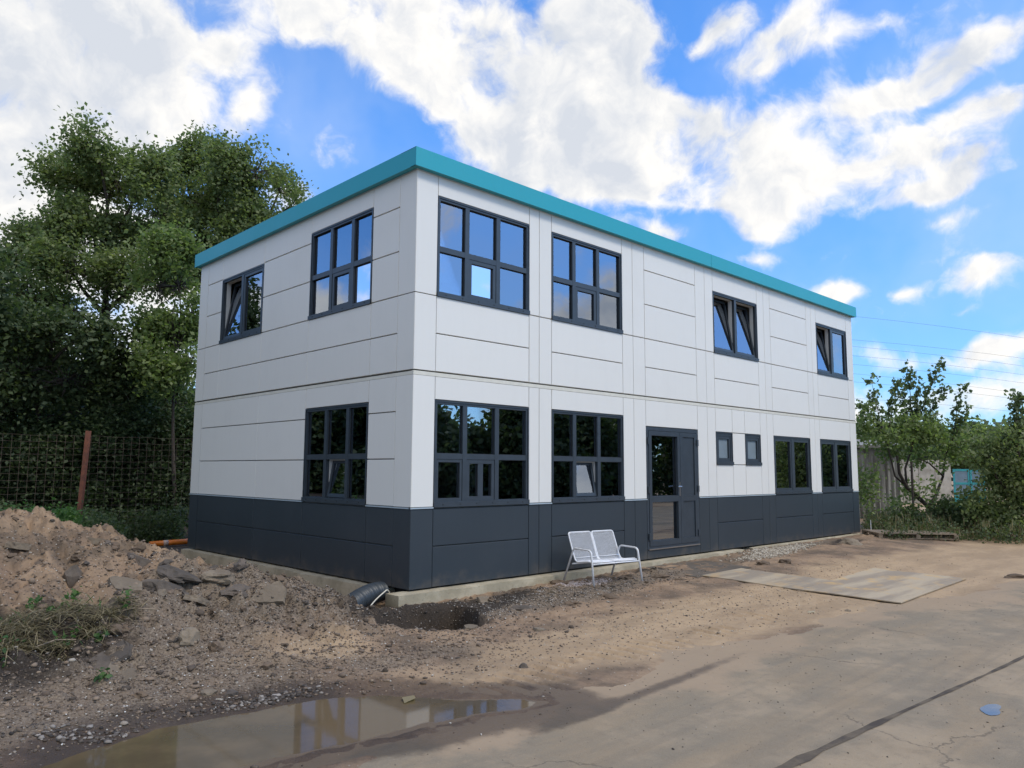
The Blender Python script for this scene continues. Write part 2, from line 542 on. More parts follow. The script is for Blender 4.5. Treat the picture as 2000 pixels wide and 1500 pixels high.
class MB:
    def __init__(s):
        s.v = []
        s.f = []

    def add(s, vs, fs):
        o = len(s.v)
        s.v += [tuple(map(float, v)) for v in vs]
        s.f += [tuple(i + o for i in f) for f in fs]
        return s

    def box(s, a, b):
        (x0, y0, z0), (x1, y1, z1) = [min(p, q) for p, q in zip(a, b)], [max(p, q) for p, q in zip(a, b)]
        return s.add([(x0, y0, z0), (x1, y0, z0), (x1, y1, z0), (x0, y1, z0), (x0, y0, z1), (x1, y0, z1), (x1, y1, z1), (x0, y1, z1)],
                     [(0, 3, 2, 1), (4, 5, 6, 7), (0, 1, 5, 4), (1, 2, 6, 5), (2, 3, 7, 6), (3, 0, 4, 7)])

    def tube(s, pts, r, seg=8, cap=True, rs=None):
        pts = [Vector(p) for p in pts]
        n = len(pts)
        up = None
        rings = []
        for i, p in enumerate(pts):
            d = (pts[min(i + 1, n - 1)] - pts[max(i - 1, 0)])
            d = d.normalized() if d.length > 1e-9 else Vector((0, 0, 1))
            if up is None:
                up = Vector((0, 0, 1)) if abs(d.z) < .9 else Vector((1, 0, 0))
            a = d.cross(up)
            a = a.normalized() if a.length > 1e-6 else d.orthogonal().normalized()
            b = a.cross(d).normalized()
            up = b
            rr = rs[i] if rs else r
            rings.append([p + a * math.cos(t) * rr + b * math.sin(t) * rr for t in [2 * math.pi * k / seg for k in range(seg)]])
        vs = [v for ring in rings for v in ring]
        fs = []
        for i in range(n - 1):
            for k in range(seg):
                k2 = (k + 1) % seg
                fs.append((i * seg + k, i * seg + k2, (i + 1) * seg + k2, (i + 1) * seg + k))
        if cap:
            fs.append(tuple(range(seg)))
            fs.append(tuple((n - 1) * seg + k for k in reversed(range(seg))))
        return s.add(vs, fs)

    def build(s, name, m, parent=None, smooth=False, recalc=True):
        me = bpy.data.meshes.new(name)
        me.from_pydata(s.v, [], s.f)
        if recalc:
            bm = bmesh.new()
            bm.from_mesh(me)
            bmesh.ops.recalc_face_normals(bm, faces=bm.faces)
            bm.to_mesh(me)
            bm.free()
        me.update()
        return link(name, me, m, parent, smooth)


# ---- noise for terrain
_perm = rng.permutation(512)
_ang = rng.uniform(0, 2 * math.pi, 512)


def pn(x, y, seed=0):
    xi = np.floor(x).astype(int)
    yi = np.floor(y).astype(int)
    xf, yf = x - xi, y - yi

    def gd(ix, iy, dx, dy):
        h = _perm[(_perm[(ix + seed * 37) % 512] + iy) % 512]
        a = _ang[h]
        return np.cos(a) * dx + np.sin(a) * dy
    u = xf * xf * xf * (xf * (xf * 6 - 15) + 10)
    v = yf * yf * yf * (yf * (yf * 6 - 15) + 10)
    a = gd(xi, yi, xf, yf) * (1 - u) + gd(xi + 1, yi, xf - 1, yf) * u
    b = gd(xi, yi + 1, xf, yf - 1) * (1 - u) + gd(xi + 1, yi + 1, xf - 1, yf - 1) * u
    return (a * (1 - v) + b * v) * 1.4


def fbm(x, y, f, o=4, seed=0, g=.5):
    s = 0
    a = 1
    for i in range(o):
        s = s + a * pn(x * f, y * f, seed + i)
        f *= 2.03
        a *= g
    return s


def sstep(v, lo, hi):
    t = np.clip((v - lo) / (hi - lo), 0, 1)
    return t * t * (3 - 2 * t)


def gs(x, y, cx, cy, sx, sy, rot=0):
    c, s = math.cos(rot), math.sin(rot)
    dx, dy = x - cx, y - cy
    a = (dx * c + dy * s) / sx
    b = (-dx * s + dy * c) / sy
    return np.exp(-(a * a + b * b))


def poly_sd(x, y, poly):
    """signed distance, negative inside"""
    best = np.full(x.shape, 1e9)
    inside = np.zeros(x.shape, bool)
    n = len(poly)
    for i in range(n):
        x0, y0 = poly[i]
        x1, y1 = poly[(i + 1) % n]
        dx, dy = x1 - x0, y1 - y0
        t = np.clip(((x - x0) * dx + (y - y0) * dy) / (dx * dx + dy * dy), 0, 1)
        best = np.minimum(best, np.hypot(x - x0 - t * dx, y - y0 - t * dy))
        if dy != 0:
            cross = ((y0 > y) != (y1 > y)) & (x < (x1 - x0) * (y - y0) / dy + x0)
            inside ^= cross
    return np.where(inside, -best, best)


ZW = -0.24
PUD = [gr(a, b, ZW)[:2] for a, b in [(60, 1515), (140, 1478), (220, 1457), (304, 1424), (348, 1416), (425, 1403), (500, 1391), (575, 1374), (635, 1365), (710, 1362),
                                     (800, 1362), (890, 1368), (1010, 1366), (1060, 1372), (1010, 1384), (920, 1399), (839, 1416), (794, 1431), (710, 1443), (605, 1464), (560, 1476), (500, 1492), (380, 1530), (200, 1600)]]
YR = -4.15                      # where the dirt strip gives way to the road


def road_edge(x):
    return YR + .22 * np.sin(x * .55 + 1) + .12 * np.sin(x * 1.7) + np.where(x > 6, -(x - 6) * .22, 0)


def pud_dip(x, y):
    d = poly_sd(x, y, PUD) + .05 * fbm(x, y, 2.5, 3, 40)
    return d


def road_h(x, y, pd=None):
    pd = pud_dip(x, y) if pd is None else pd
    h = -.222 + .004 * fbm(x, y, .6, 3, 3)
    dip = sstep(-pd, -.35, .0)
    return h - dip * .019 - sstep(-pd, 0, .35) * .04


def ground_h(x, y, pd=None):
    pd = pud_dip(x, y) if pd is None else pd
    re = road_edge(x)
    inner = sstep(y, -4.2, -1.0)
    h = -.215 + inner * (.045 + .012 * np.clip(x, 0, 9)) * (x < 60)
    near = sstep(-np.hypot((x - 2) * .6, y + 1), -9, -5)
    lum = fbm(x, y, .9, 4, 10)
    h = h + near * (.012 * lum + .009 * fbm(x, y, 5, 4, 20)) * sstep(y, -4.6, -3.2)
    rough = sstep(y - .12 * x, -2.9, -1.2) * near
    rg = 1 - np.abs(fbm(x, y, 2.2, 3, 31))
    h = h + rough * (.022 * fbm(x, y, 7, 4, 50) + .020 * (rg - .6))
    # far ground level
    # spoil heap
    m = 1.05 * gs(x, y, -5.6, 3.0, 2.7, 2.6, .2)
    m = m + .50 * gs(x, y, -3.35, 3.4, 1.4, 2.2, .1)
    m = m + .34 * gs(x, y, -2.6, .6, 1.3, 1.6, .3) + .16 * gs(x, y, -1.35, 1.3, .5, 1.6, .1) * .6 + .10 * gs(x, y, -1.55, -.55, .6, .55)
    m = m + .22 * gs(x, y, -3.9, -.6, .9, 1.0) + .10 * gs(x, y, -2.6, -1.5, .9, .5)
    m = m + .15 * gs(x, y, -1.95, .35, .75, .9, .2)
    m = m * (1 - sstep(x + .55 * sstep(y, 1.2, 3.0), -1.05, -.35) * (y > -.2))
    lumps = (np.abs(fbm(x, y, 1.3, 4, 60)) * .30 + fbm(x, y, 3.1, 4, 70) * .10 + fbm(x, y, 9, 3, 80) * .035)
    bil = np.abs(fbm(x, y, 3.4, 3, 130)) * .11 + np.abs(fbm(x, y, 8.5, 3, 140)) * .045
    pat = sstep(fbm(x, y, .8, 3, 150), -.25, .35)
    h = h + m * (1 + .55 * (lumps - .1)) + sstep(m, .02, .2) * ((lumps - .12) * .24 + (bil - .05) * (.5 + .9 * pat))
    # trodden strip with tyre prints in front
    tr = gs(x, y, 0, -3.5, 6, .30)
    ang = x * .96 + y * .1
    h = h + tr * .015 * np.sign(np.sin(ang * 34)) * (fbm(x, y, 1.1, 2, 90) > -.1) * (x > -2.5)
    h = h - .09 * sstep(x, -1.3, -.5) * sstep(y, .6, 1.6) * (x < .1)
    # raised muddy rims and soft bank below front wall
    h = h + .05 * gs(x, y, 11.8, -.75, 1.6, .45) * (1 + fbm(x, y, 3, 4, 95)) + .05 * gs(x, y, 13.9, -.45, .8, .3) * (1 + fbm(x, y, 4, 3, 97))
    h = h + .05 * gs(x, y, 4.6, -.55, .9, .3) * (1 + 1.2 * fbm(x, y, 5, 4, 98)) + .035 * gs(x, y, 1.6, -.7, .9, .35)
    # pit at the corner
    e = ((x + .46) / .80) ** 2 + ((y + .98) / .74) ** 2 + .30 * fbm(x, y, 1.9, 4, 33)
    h = h - .56 * (1 - sstep(e, .55, 1.08)) * sstep(-y, .12, .75)
    h = h - .09 * gs(x, y, -.6, .15, .3, .4)
    # below the building
    under = (x > .02) & (x < 14.7) & (y > .05) & (y < 7.4)
    h = np.where(under, np.minimum(h, -.32), h)
    # towards the road
    t = sstep(y - re + .30 * fbm(x, y, .8, 4, 44) + .05 * fbm(x, y, 7, 3, 45), -.30, .12)
    rh = road_h(x, y, pd) - .02
    h = rh * (1 - t) + np.maximum(h, -.216 + 0 * h) * t if False else rh * (1 - t) + h * t
    # shore of the puddle
    sh = sstep(pd, -.02, .55)
    hp = ZW - .045 + .05 * sstep(pd, -.12, .06) + .006 * fbm(x, y, 6, 3, 47) * (pd > .05)
    h = hp * (1 - sh) + h * sh
    # land rises gently to the hedge on the left and falls flat far away
    h = h + .55 * sstep(y - .35 * x, 7.5, 14) * sstep(-x, -.2, 3)
    return h


def axis(segs):
    out = [segs[0][0]]
    for a, b, s in segs:
        n = max(1, int(round((b - a) / s)))
        out += list(np.linspace(a, b, n + 1)[1:])
    return np.array(out)


def sheet(name, xs, ys, hf, m, attrf, kind='structure'):
    X, Y = np.meshgrid(xs, ys)
    x, y = X.ravel(), Y.ravel()
    pd = pud_dip(x, y)
    z = hf(x, y, pd)
    V = np.stack([x, y, z], 1)
    nx, ny = len(xs), len(ys)
    i = np.arange((ny - 1) * (nx - 1))
    r, c = i // (nx - 1), i % (nx - 1)
    a = r * nx + c
    F = np.stack([a, a + 1, a + nx + 1, a + nx], 1)
    me = np_mesh(name, V, F, attrf(x, y, z, pd))
    o = link(name, me, m, smooth=True)
    o['kind'] = kind
    return o


def gattr(x, y, z, pd):
    n = fbm(x, y, .7, 4, 110)
    sand = gs(x, y, 1.5, -3.1, 3.6, 1.0, .02) * 1.0 + gs(x, y, 7.5, -3.2, 3.0, 1.2) * .9 + gs(x, y, 13, -3.4, 6, 1.5) * .95 + .5 * gs(x, y, -2.2, -1.6, 1.4, .6) + .25 * gs(x, y, -4.5, 3.2, 1.6, 1.8)
    sand = sand + .9 * sstep(x, 24, 30) + .9 * gs(x, y, 6, -4.0, 5.5, .55, -.12)
    gravel = .95 * gs(x, y, -2.2, -.1, 2.6, 1.3, .4) + .9 * gs(x, y, 1.4, -1.1, 2.6, .6, .05) + .8 * gs(x, y, -4.8, -1.9, 1.6, .9) + .6 * gs(x, y, -1.6, -2.4, 1.6, .4) + .6 * gs(x, y, 4.6, -.9, 2.0, .35)
    gravel = gravel + .9 * gs(x, y, 11, -.5, 2.0, .35)
    wet = sstep(-pd, -.75, -.05) + .8 * gs(x, y, -.4, -4.38, 2.2, .12, .07) + .5 * gs(x, y, 5.4, -1.5, .8, .5) + .5 * gs(x, y, 9.5, -1.2, 2.2, .25)
    dark = 1.2 * gs(x, y, -4.75, -.6, 1.15, .95, -.3) + 1.9 * gs(x, y, -.38, -.70, .95, .55) + 1.0 * gs(x, y, .9, -.7, .9, .3) + .8 * gs(x, y, 4.7, -.5, .8, .22) + .8 * gs(x, y, 12, -.8, 1.6, .3) + .6 * gs(x, y, 2.0, -.5, .5, .15)  # dark soil patches; around the pit its shade is put into the colour too
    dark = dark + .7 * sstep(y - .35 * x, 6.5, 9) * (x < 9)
    return dict(sand=np.clip(sand, 0, 1), gravel=np.clip(gravel, 0, 1), wet=np.clip(wet, 0, 1), dark=np.clip(dark, 0, 1))


def rattr(x, y, z, pd):
    re = road_edge(x)
    return dict(sand=np.clip(sstep(-(y - re), 1.5, .1) * .9 + .3 * (fbm(x, y, .5, 3, 120)), 0, 1), wet=np.clip(sstep(-pd, -.75, -.15) * 1.0 + .75 * gs(x, y, -.6, -4.44, 2.0, .10, .07), 0, 1),
                gravel=0 * x, dark=0 * x)


M['ground'] = ground_mat('bare_earth')
M['road'] = ground_mat('dusty_concrete_road', True)
xs = axis([(-600, -100, 50), (-100, -20, 8), (-20, -8, .4), (-8, 3, .026), (3, 9, .06), (9, 20, .15), (20, 60, 1), (60, 200, 10), (200, 900, 70)])
ys = axis([(-600, -60, 45), (-60, -12, 4), (-12, -5, .5), (-5, 1.2, .026), (1.2, 5, .06), (5, 14, .2), (14, 60, 2), (60, 200, 10), (200, 900, 70)])
sheet('ground', xs, ys, ground_h, M['ground'], gattr)
xs = axis([(-60, -20, 4), (-20, -7, .5), (-7, 4, .06), (4, 20, .25), (20, 90, 5)])
ys = axis([(-14.5, -7.4, .3), (-7.4, -3.2, .06)])
sheet('road', xs, ys, road_h, M['road'], rattr)


def ground_z(x, y):
    x, y = np.atleast_1d(np.asarray(x, float)), np.atleast_1d(np.asarray(y, float))
    return np.maximum(ground_h(x, y), np.where(y < -3.2, road_h(x, y), -9))


def gz(x, y):
    return float(ground_z(x, y)[0])


# water
pm, pt, pp = new_mat('muddy_water')
pass
pp.inputs['Roughness'].default_value = .05
pp.inputs['IOR'].default_value = 1.34
pp.inputs['Specular IOR Level'].default_value = .55
_g = pt.new('ShaderNodeNewGeometry')
_b = pt.new('ShaderNodeBump')
_b.inputs['Strength'].default_value = .05
_b.inputs['Distance'].default_value = .004
pt.link(pt.noise(_g.outputs['Position'], 5, 3, .5).outputs['Fac'], _b.inputs['Height'])
pt.link(_b.outputs[0], pp.inputs['Normal'])
pt.link(pt.mixc(pt.ss(pt.noise(_g.outputs['Position'], 1.5, 5, .6).outputs['Fac'], .4, .65), (.150, .108, .062), (.10, .075, .045)), pp.inputs['Base Color'])
M['water'] = pm
pc = np.mean(np.array([[p[0], p[1]] for p in PUD]), 0)
pv = []
for px, py in PUD:
    d = np.array([px, py]) - pc
    q = pc + d * (1 + .22 / np.linalg.norm(d))
    pv.append((q[0], q[1], ZW))
MB().add(pv, [tuple(range(len(pv)))]).build('puddle', M['water'])['kind'] = 'structure'

# tar seam in the road and water-blue stain
a, b = gr(1530, 1500, -.22), gr(2000, 1281, -.22)
dv = (b - a).normalized()
pts = []
sv, sf = [], []
n = 160
for i in range(n + 1):
    t = -4 + i * (34.0 / n)
    p_ = a + dv * t
    nrm = Vector((-dv.y, dv.x, 0))
    wv = (.034 + .014 * math.sin(t * 3.1) * math.sin(t * 7.7) + random.uniform(-.007, .007)) * (1 if t < 1.5 else .55)
    off = .012 * math.sin(t * 1.3)
    for sgn in (-1, 1):
        q = p_ + nrm * (off + sgn * wv)
        sv.append((q.x, q.y, float(road_h(np.array([q.x]), np.array([q.y]))[0]) + .004))
for i in range(n):
    sf.append((2 * i, 2 * i + 1, 2 * i + 3, 2 * i + 2))
M['tar'] = mat('tar_joint', (.075, .062, .052), .95, c2=(.15, .12, .088), scale=5, bump=.4, coord='Object', spec=.15)
MB().add(sv, sf).build('road_joint', M['tar'])['kind'] = 'structure'


def film(name, px, py, rx, ry, m, kind='structure', z=-.22, seed=0, lift=.004):
    c = gr(px, py, z)
    vs = [(c.x, c.y, 0)]
    for k in range(40):
        t = 2 * math.pi * k / 40
        r = 1 + .22 * math.sin(2 * t + .7) + .10 * math.sin(3 * t + 2) + random.uniform(-.05, .05)
        vs.append((c.x + rx * r * math.cos(t), c.y + ry * r * math.sin(t), 0))
    vs = [(x, y, gz(x, y) + lift) for x, y, _ in vs]
    o = MB().add(vs, [(0, 1 + k, 1 + (k + 1) % 40) for k in range(40)]).build(name, m)
    o['kind'] = kind
    return o


M['shallow'] = mat('shallow_water_film', (.06, .075, .10), .06, c2=(.12, .11, .10), scale=6)
film('small_puddle', 1936, 1386, .15, .075, M['shallow'])

# ------------------------------------------------------------------ the building
bld = empty('office_building', (0, 0, 0))
tag(bld, 'two-storey flat-roofed container office with white panels, dark base and teal roof edge', 'building')


def fw(fac, u, d, z):                  # facade coordinates: along, outward, up
    return (u, -d, z) if fac == 'F' else (-d, u, z)


def fbox(mb, fac, u0, u1, d0, d1, z0, z1):
    a, b = fw(fac, u0, d0, z0), fw(fac, u1, d1, z1)
    return mb.box(a, b)


def panel(fac, u0, u1, z0, z1, m='white', gu=.005, gz_=.007, name='wall_panel', d=0.0):
    u0 += gu; u1 -= gu; z0 += gz_; z1 -= gz_
    c = .005
    vs = [fw(fac, *p) for p in [(u0, d - .04, z0), (u1, d - .04, z0), (u1, d - .04, z1), (u0, d - .04, z1),
                               (u0, d - c, z0), (u1, d - c, z0), (u1, d - c, z1), (u0, d - c, z1),
                               (u0 + c, d, z0 + c), (u1 - c, d, z0 + c), (u1 - c, d, z1 - c), (u0 + c, d, z1 - c)]]
    fs = [(0, 1, 2, 3), (8, 9, 10, 11)]
    for k in range(4):
        k2 = (k + 1) % 4
        fs += [(k, k2, 4 + k2, 4 + k), (4 + k, 4 + k2, 8 + k2, 8 + k)]
    o = MB().add(vs, fs).build(name, M[m], bld)
    if m == 'dark':
        o['label'] = 'dark grey cladding panel'
    return o


def corner_panel(cx, cy, sx, sy, w1, w2, z0, z1, m):
    """one bent panel round a vertical corner; sx, sy point into the building"""
    z0 += .007; z1 -= .007
    c = .006
    P2 = [(0, w2 - .005), (0, c), (c, 0), (w1 - .005, 0), (w1 - .005, .04), (.04, .04), (.04, w2 - .005)]
    vs = [(cx + sx * a_, cy + sy * b_, z) for z in (z0, z1) for a_, b_ in P2]
    n_ = len(P2)
    fs = [tuple(range(n_)), tuple(range(n_, 2 * n_))] + [(k, (k + 1) % n_, n_ + (k + 1) % n_, n_ + k) for k in range(n_)]
    o = MB().add(vs, fs).build('corner_panel', M[m], bld)
    if m == 'dark':
        o['label'] = 'dark grey bent corner panel'


H, D_ = 14.80, 7.53
ZT = 5.82
ROWU = [2.965, 3.51, 4.05, 4.70, 5.355, ZT]
ROWL = [1.085, 1.74, 2.40, 2.90]
# windows: facade, u0, u1, z0, z1, layout
WINS = [('F', .38, 2.25, 4.05, 5.52, 'six', None), ('F', 2.77, 4.64, 4.05, 5.52, 'six', None), ('F', 7.71, 9.57, 4.05, 5.355, 'two', 'tt'), ('F', 12.57, 14.41, 4.05, 5.355, 'two', 'tc'),
        ('F', .38, 2.25, 1.085, 2.57, 'hatch', None), ('F', 2.77, 4.64, 1.085, 2.57, 'sixopen', None), ('F', 7.71, 8.37, 1.73, 2.40, 'small', None), ('F', 8.89, 9.57, 1.73, 2.40, 'small', None),
        ('F', 10.17, 12.02, 1.085, 2.40, 'two', 'cc'), ('F', 12.57, 14.41, 1.085, 2.40, 'two', 'cc'),
        ('L', 1.08, 2.92, 4.05, 5.52, 'sixL', None), ('L', 4.62, 6.42, 4.05, 5.34, 'two', 'ct'), ('L', 1.08, 2.92, 1.085, 2.57, 'sixopen', None)]
DOOR = ('F', 5.31, 7.04, .17, 2.41)
# panels
for z0, z1, m in ((2.965, 4.05, 'white'), (4.05, ZT, 'white'), (1.085, 2.90, 'white'), (0.0, 1.065, 'dark')):
    corner_panel(0, 0, 1, 1, .38, .40, z0, z1, m)
    for u0, u1 in ((2.25, 2.48), (2.48, 2.77), (4.64, 4.95), (4.95, 5.31), (7.04, 7.40), (7.40, 7.71), (9.57, 9.87), (9.87, 10.17), (12.02, 12.30), (12.30, 12.57)):
        panel('F', u0, u1, z0, z1, m, gu=.004)
    corner_panel(H, 0, -1, 1, .39, .4, z0, z1, m)
    corner_panel(0, D_, 1, -1, .4, .41, z0, z1, m)
BAY = [(.38, 2.25), (2.77, 4.64), (5.31, 7.04), (7.71, 9.57), (10.17, 12.02), (12.57, 14.41)]
for k, (u0, u1) in enumerate(BAY):
    panel('F', u0, u1, 2.965, 3.51)
    panel('F', u0, u1, 3.51, 4.05)
    if k in (2, 4):
        for a_, b_ in ((4.05, 4.70), (4.70, 5.355), (5.355, ZT)):
            panel('F', u0, u1, a_, b_)
    else:
        panel('F', u0, u1, 5.52 if k < 2 else 5.355, ZT)
    if k != 2:
        panel('F', u0, u1, .0, .55, 'dark')
        panel('F', u0, u1, .55, 1.065, 'dark')
panel('F', .38, 2.25, 2.57, 2.90)
panel('F', 2.77, 4.64, 2.57, 2.90)
panel('F', 5.31, 7.04, 2.41, 2.90)
panel('F', 5.31, 7.04, 0, .165, 'dark')
for u0, u1 in ((7.71, 8.37), (8.37, 8.89), (8.89, 9.57)):
    panel('F', u0, u1, 2.40, 2.90)
    panel('F', u0, u1, 1.085, 1.73)
panel('F', 8.37, 8.89, 1.73, 2.40)
panel('F', 10.17, 12.02, 2.40, 2.90)
panel('F', 12.57, 14.41, 2.40, 2.90)
for (u0, u1) in ((.40, 1.08), (2.92, 4.62), (6.42, 7.12)):
    for i in range(5):
        if i >= 2 or u0 == .40 or True:
            panel('L', u0, u1, ROWU[i], ROWU[i + 1], gu=.004 if u0 == .4 else .002)
for (u0, u1) in ((1.08, 2.92), (4.62, 6.42)):
    panel('L', u0, u1, 2.965, 3.51, gu=.003)
    panel('L', u0, u1, 3.51, 4.05, gu=.003)
panel('L', 1.08, 2.92, 5.52, ZT, gu=.003)
panel('L', 4.62, 6.42, 5.34, ZT, gu=.002)
for (u0, u1) in ((.40, 1.08), (2.92, 4.62), (4.62, 7.12)):
    for i in range(3):
        panel('L', u0, u1, ROWL[i], ROWL[i + 1], gu=.004 if u0 == .4 else .002)
panel('L', 1.08, 2.92, 2.57, 2.90)
for (u0, u1) in ((.40, 1.08), (1.08, 2.92), (2.92, 4.64), (4.64, 7.12)):
    panel('L', u0, u1, 0, .55, 'dark')
    panel('L', u0, u1, .55, 1.065, 'dark')

# core walls with openings
mb = MB()
ops_ = [w[:5] for w in WINS] + [DOOR]
for fac, UE in (('F', H - .02), ('L', D_ - .02)):
    ow = [o for o in ops_ if o[0] == fac]
    us = sorted({.03, UE} | {o[1] for o in ow} | {o[2] for o in ow})
    for u0, u1 in zip(us[:-1], us[1:]):
        mid = (u0 + u1) / 2
        oz = sorted((o[3], o[4]) for o in ow if o[1] < mid < o[2])
        z = .0
        for a_, b_ in oz + [(ZT, ZT)]:
            if a_ > z + .01:
                uu0 = u0 if fac == 'F' or u0 > .2 else .17
                fbox(mb, fac, uu0, u1, -.16, -.0415, z, a_)
            z = b_
mb.box((H - .0415, .17, 0), (H - .16, D_ - .05, ZT))
mb.box((.17, D_ - .0415, 0), (H - .17, D_ - .16, ZT))
mb.build('core_wall', M['seam'], bld)
mb = MB()
fbox(mb, 'F', .0, H - .0, -.04, .001, 2.897, 2.951)
mb.build('joint_band', M['beige'], bld)
mb = MB()
fbox(mb, 'L', .0, D_ - .02, -.04, -.002, 2.897, 2.945)
mb.build('joint_band', M['beige'], bld)
for fac, segs in (('F', [(.0, .38), (2.25, 2.77), (4.64, 5.31), (7.04, 10.17), (12.02, 12.57), (14.41, H)]), ('L', [(.0, 1.08), (2.92, D_)])):
    for u0, u1 in segs:
        mb = MB()
        fbox(mb, fac, u0 + (.002 if fac == 'L' else -.012 if u0 == 0 else 0), u1, -.03, .012, 1.066, 1.084)
        mb.build('drip_rail', M['flash'], bld)
# far walls facing away
mb = MB().box((H - .04, .41, 0), (H, D_ - .41, ZT))
mb.build('rear_cladding', M['white'], bld)
mb = MB().box((.41, D_ - .04, 0), (H - .001, D_, ZT))
mb.build('rear_cladding', M['white'], bld)
# floors, ceiling, partitions
mb = MB().box((.17, .17, .0), (H - .17, D_ - .17, .12)).box((.17, .17, 2.86), (H - .17, D_ - .17, 3.05)).box((.03, .03, ZT - .12), (H - .03, D_ - .03, ZT + .02))
mb.build('floor_slab', M['inner'], bld)
mb = MB()
for zz in (.12, 3.05):
    zt_ = zz + 2.65
    mb.box((.2, 4.6, zz), (H - .2, 4.7, zt_))
    for x_ in (4.85, 9.75):
        mb.box((x_, .2, zz), (x_ + .1, 4.6, zt_))
mb.build('partition_wall', M['inner'], bld)
MB().box((.17, .17, -.30), (H - .17, D_ - .17, -.002)).build('underside_shade_block', M['gasket_void'], bld)  # black block in place of the shaded void under the floor

# fascia in sections with mitred corner
OV = .105
FZ0, FZ1 = 5.815, 6.085


def fascia(fac, u0, u1):
    mb = MB()
    x0 = fw(fac, u0, OV, FZ0)
    x1 = fw(fac, u1, OV - .006, FZ1)
    mb.box(x0, x1)
    mb.box(fw(fac, u0 if fac == 'F' else .021, OV - .006, FZ0), fw(fac, u1, -.02, FZ0 + .006))
    mb.box(fw(fac, u0 if fac == 'F' else .251, OV - .006, FZ1 - .006), fw(fac, u1, -.25, FZ1))
    mb.build('roof_fascia', M['teal'], bld)


fascia('F', -OV, 7.52)
fascia('F', 7.528, H + OV)
fascia('L', -OV + .007, D_ + OV)
MB().box((H + OV - .006, -OV + .007, FZ0 + .001), (H + OV, D_ + OV, FZ1 - .001)).build('roof_fascia', M['teal'], bld)
MB().box((-OV + .007, D_ + OV - .006, FZ0 + .001), (H + OV - .007, D_ + OV, FZ1 - .001)).build('roof_fascia', M['teal'], bld)
MB().box((-OV + .01, -OV + .01, ZT + .025), (H + OV - .01, D_ + OV - .01, ZT + .15)).build('flat_roof', M['seam'], bld)
MB().box((-.02, -.02, FZ0 - .012), (H + .02, 0.03, FZ0 - .001)).box((-.02, .031, FZ0 - .012), (0.03, D_, FZ0 - .001)).build('fascia_soffit_trim', M['flash'], bld)

# foundation beams
mb = MB()


def conc_beam(x0, y0, x1, y1, z0, z1, seed):
    """rough cast beam: subdivided box with wavy, chipped edges"""
    bm = bmesh.new()
    nx_ = max(2, int((x1 - x0) / .12)) if x1 - x0 > y1 - y0 else 3
    ny_ = max(2, int((y1 - y0) / .12)) if y1 - y0 >= x1 - x0 else 3
    top = {}
    for i in range(nx_ + 1):
        for j in range(ny_ + 1):
            x = x0 + (x1 - x0) * i / nx_
            y = y0 + (y1 - y0) * j / ny_
            ed = (i in (0, nx_)) or (j in (0, ny_))
            w = float(fbm(np.array([x + seed]), np.array([y]), 1.6, 3, 5)[0])
            zz = z1 + .008 * w - (.010 + .012 * abs(w) if ed else 0)
            top[i, j] = (bm.verts.new((x, y, zz)), bm.verts.new((x + (.006 * w if i in (0, nx_) else 0), y + (.010 * w if j in (0, ny_) else 0), z0)) if ed else None)
    for i in range(nx_):
        for j in range(ny_):
            bm.faces.new([top[i, j][0], top[i + 1, j][0], top[i + 1, j + 1][0], top[i, j + 1][0]])
    ring = [(i, 0) for i in range(nx_)] + [(nx_, j) for j in range(ny_)] + [(i, ny_) for i in range(nx_, 0, -1)] + [(0, j) for j in range(ny_, 0, -1)]
    for a_, b_ in zip(ring, ring[1:] + ring[:1]):
        bm.faces.new([top[a_][0], top[a_][1], top[b_][1], top[b_][0]])
    bmesh.ops.recalc_face_normals(bm, faces=bm.faces)
    me = bpy.data.meshes.new('foundation_beam')
    bm.to_mesh(me)
    bm.free()
    link('foundation_beam', me, M['conc'], bld)


conc_beam(-.26, -.13, 8.57, .165, -.50, -.018, 0)
conc_beam(8.97, -.06, 14.86, .165, -.40, -.022, 7)
conc_beam(-.10, .55, .165, 7.58, -.55, -.018, 13)


# windows
def ring(mb, fac, u0, u1, z0, z1, w, d0, d1, wb=None):
    wb = wb if wb is not None else w
    fbox(mb, fac, u0, u1, d0, d1, z1 - w, z1)
    fbox(mb, fac, u0, u1, d0, d1, z0, z0 + wb)
    fbox(mb, fac, u0, u0 + w, d0, d1, z0 + wb, z1 - w)
    fbox(mb, fac, u1 - w, u1, d0, d1, z0 + wb, z1 - w)


def pane(fac, par, u0, u1, z0, z1, d=-.05, m='glass', tilt=None, name='pane'):
    mb = MB()
    fbox(mb, fac, u0, u1, d - .006, d, z0, z1)
    o = mb.build(name, M[m], par)
    mb = MB()
    ring(mb, fac, u0 - .006, u1 + .006, z0 - .006, z1 + .006, .012, d + .001, d + .007)
    g = mb.build('glazing_bead', M['gasket_void'], par)
    if tilt:
        for q in (o, g):
            tilt_obj(q, tilt)
    return o


def tilt_obj(o, tl):
    fac, zb, dd, ang = tl
    piv = Vector(fw(fac, 0, dd, zb))
    axis_ = 'X' if fac == 'F' else 'Y'
    sg = -1 if fac == 'F' else 1
    R_ = Matrix.Translation(piv) @ Matrix.Rotation(sg * ang, 4, axis_) @ Matrix.Translation(-piv)
    o.data.transform(R_)


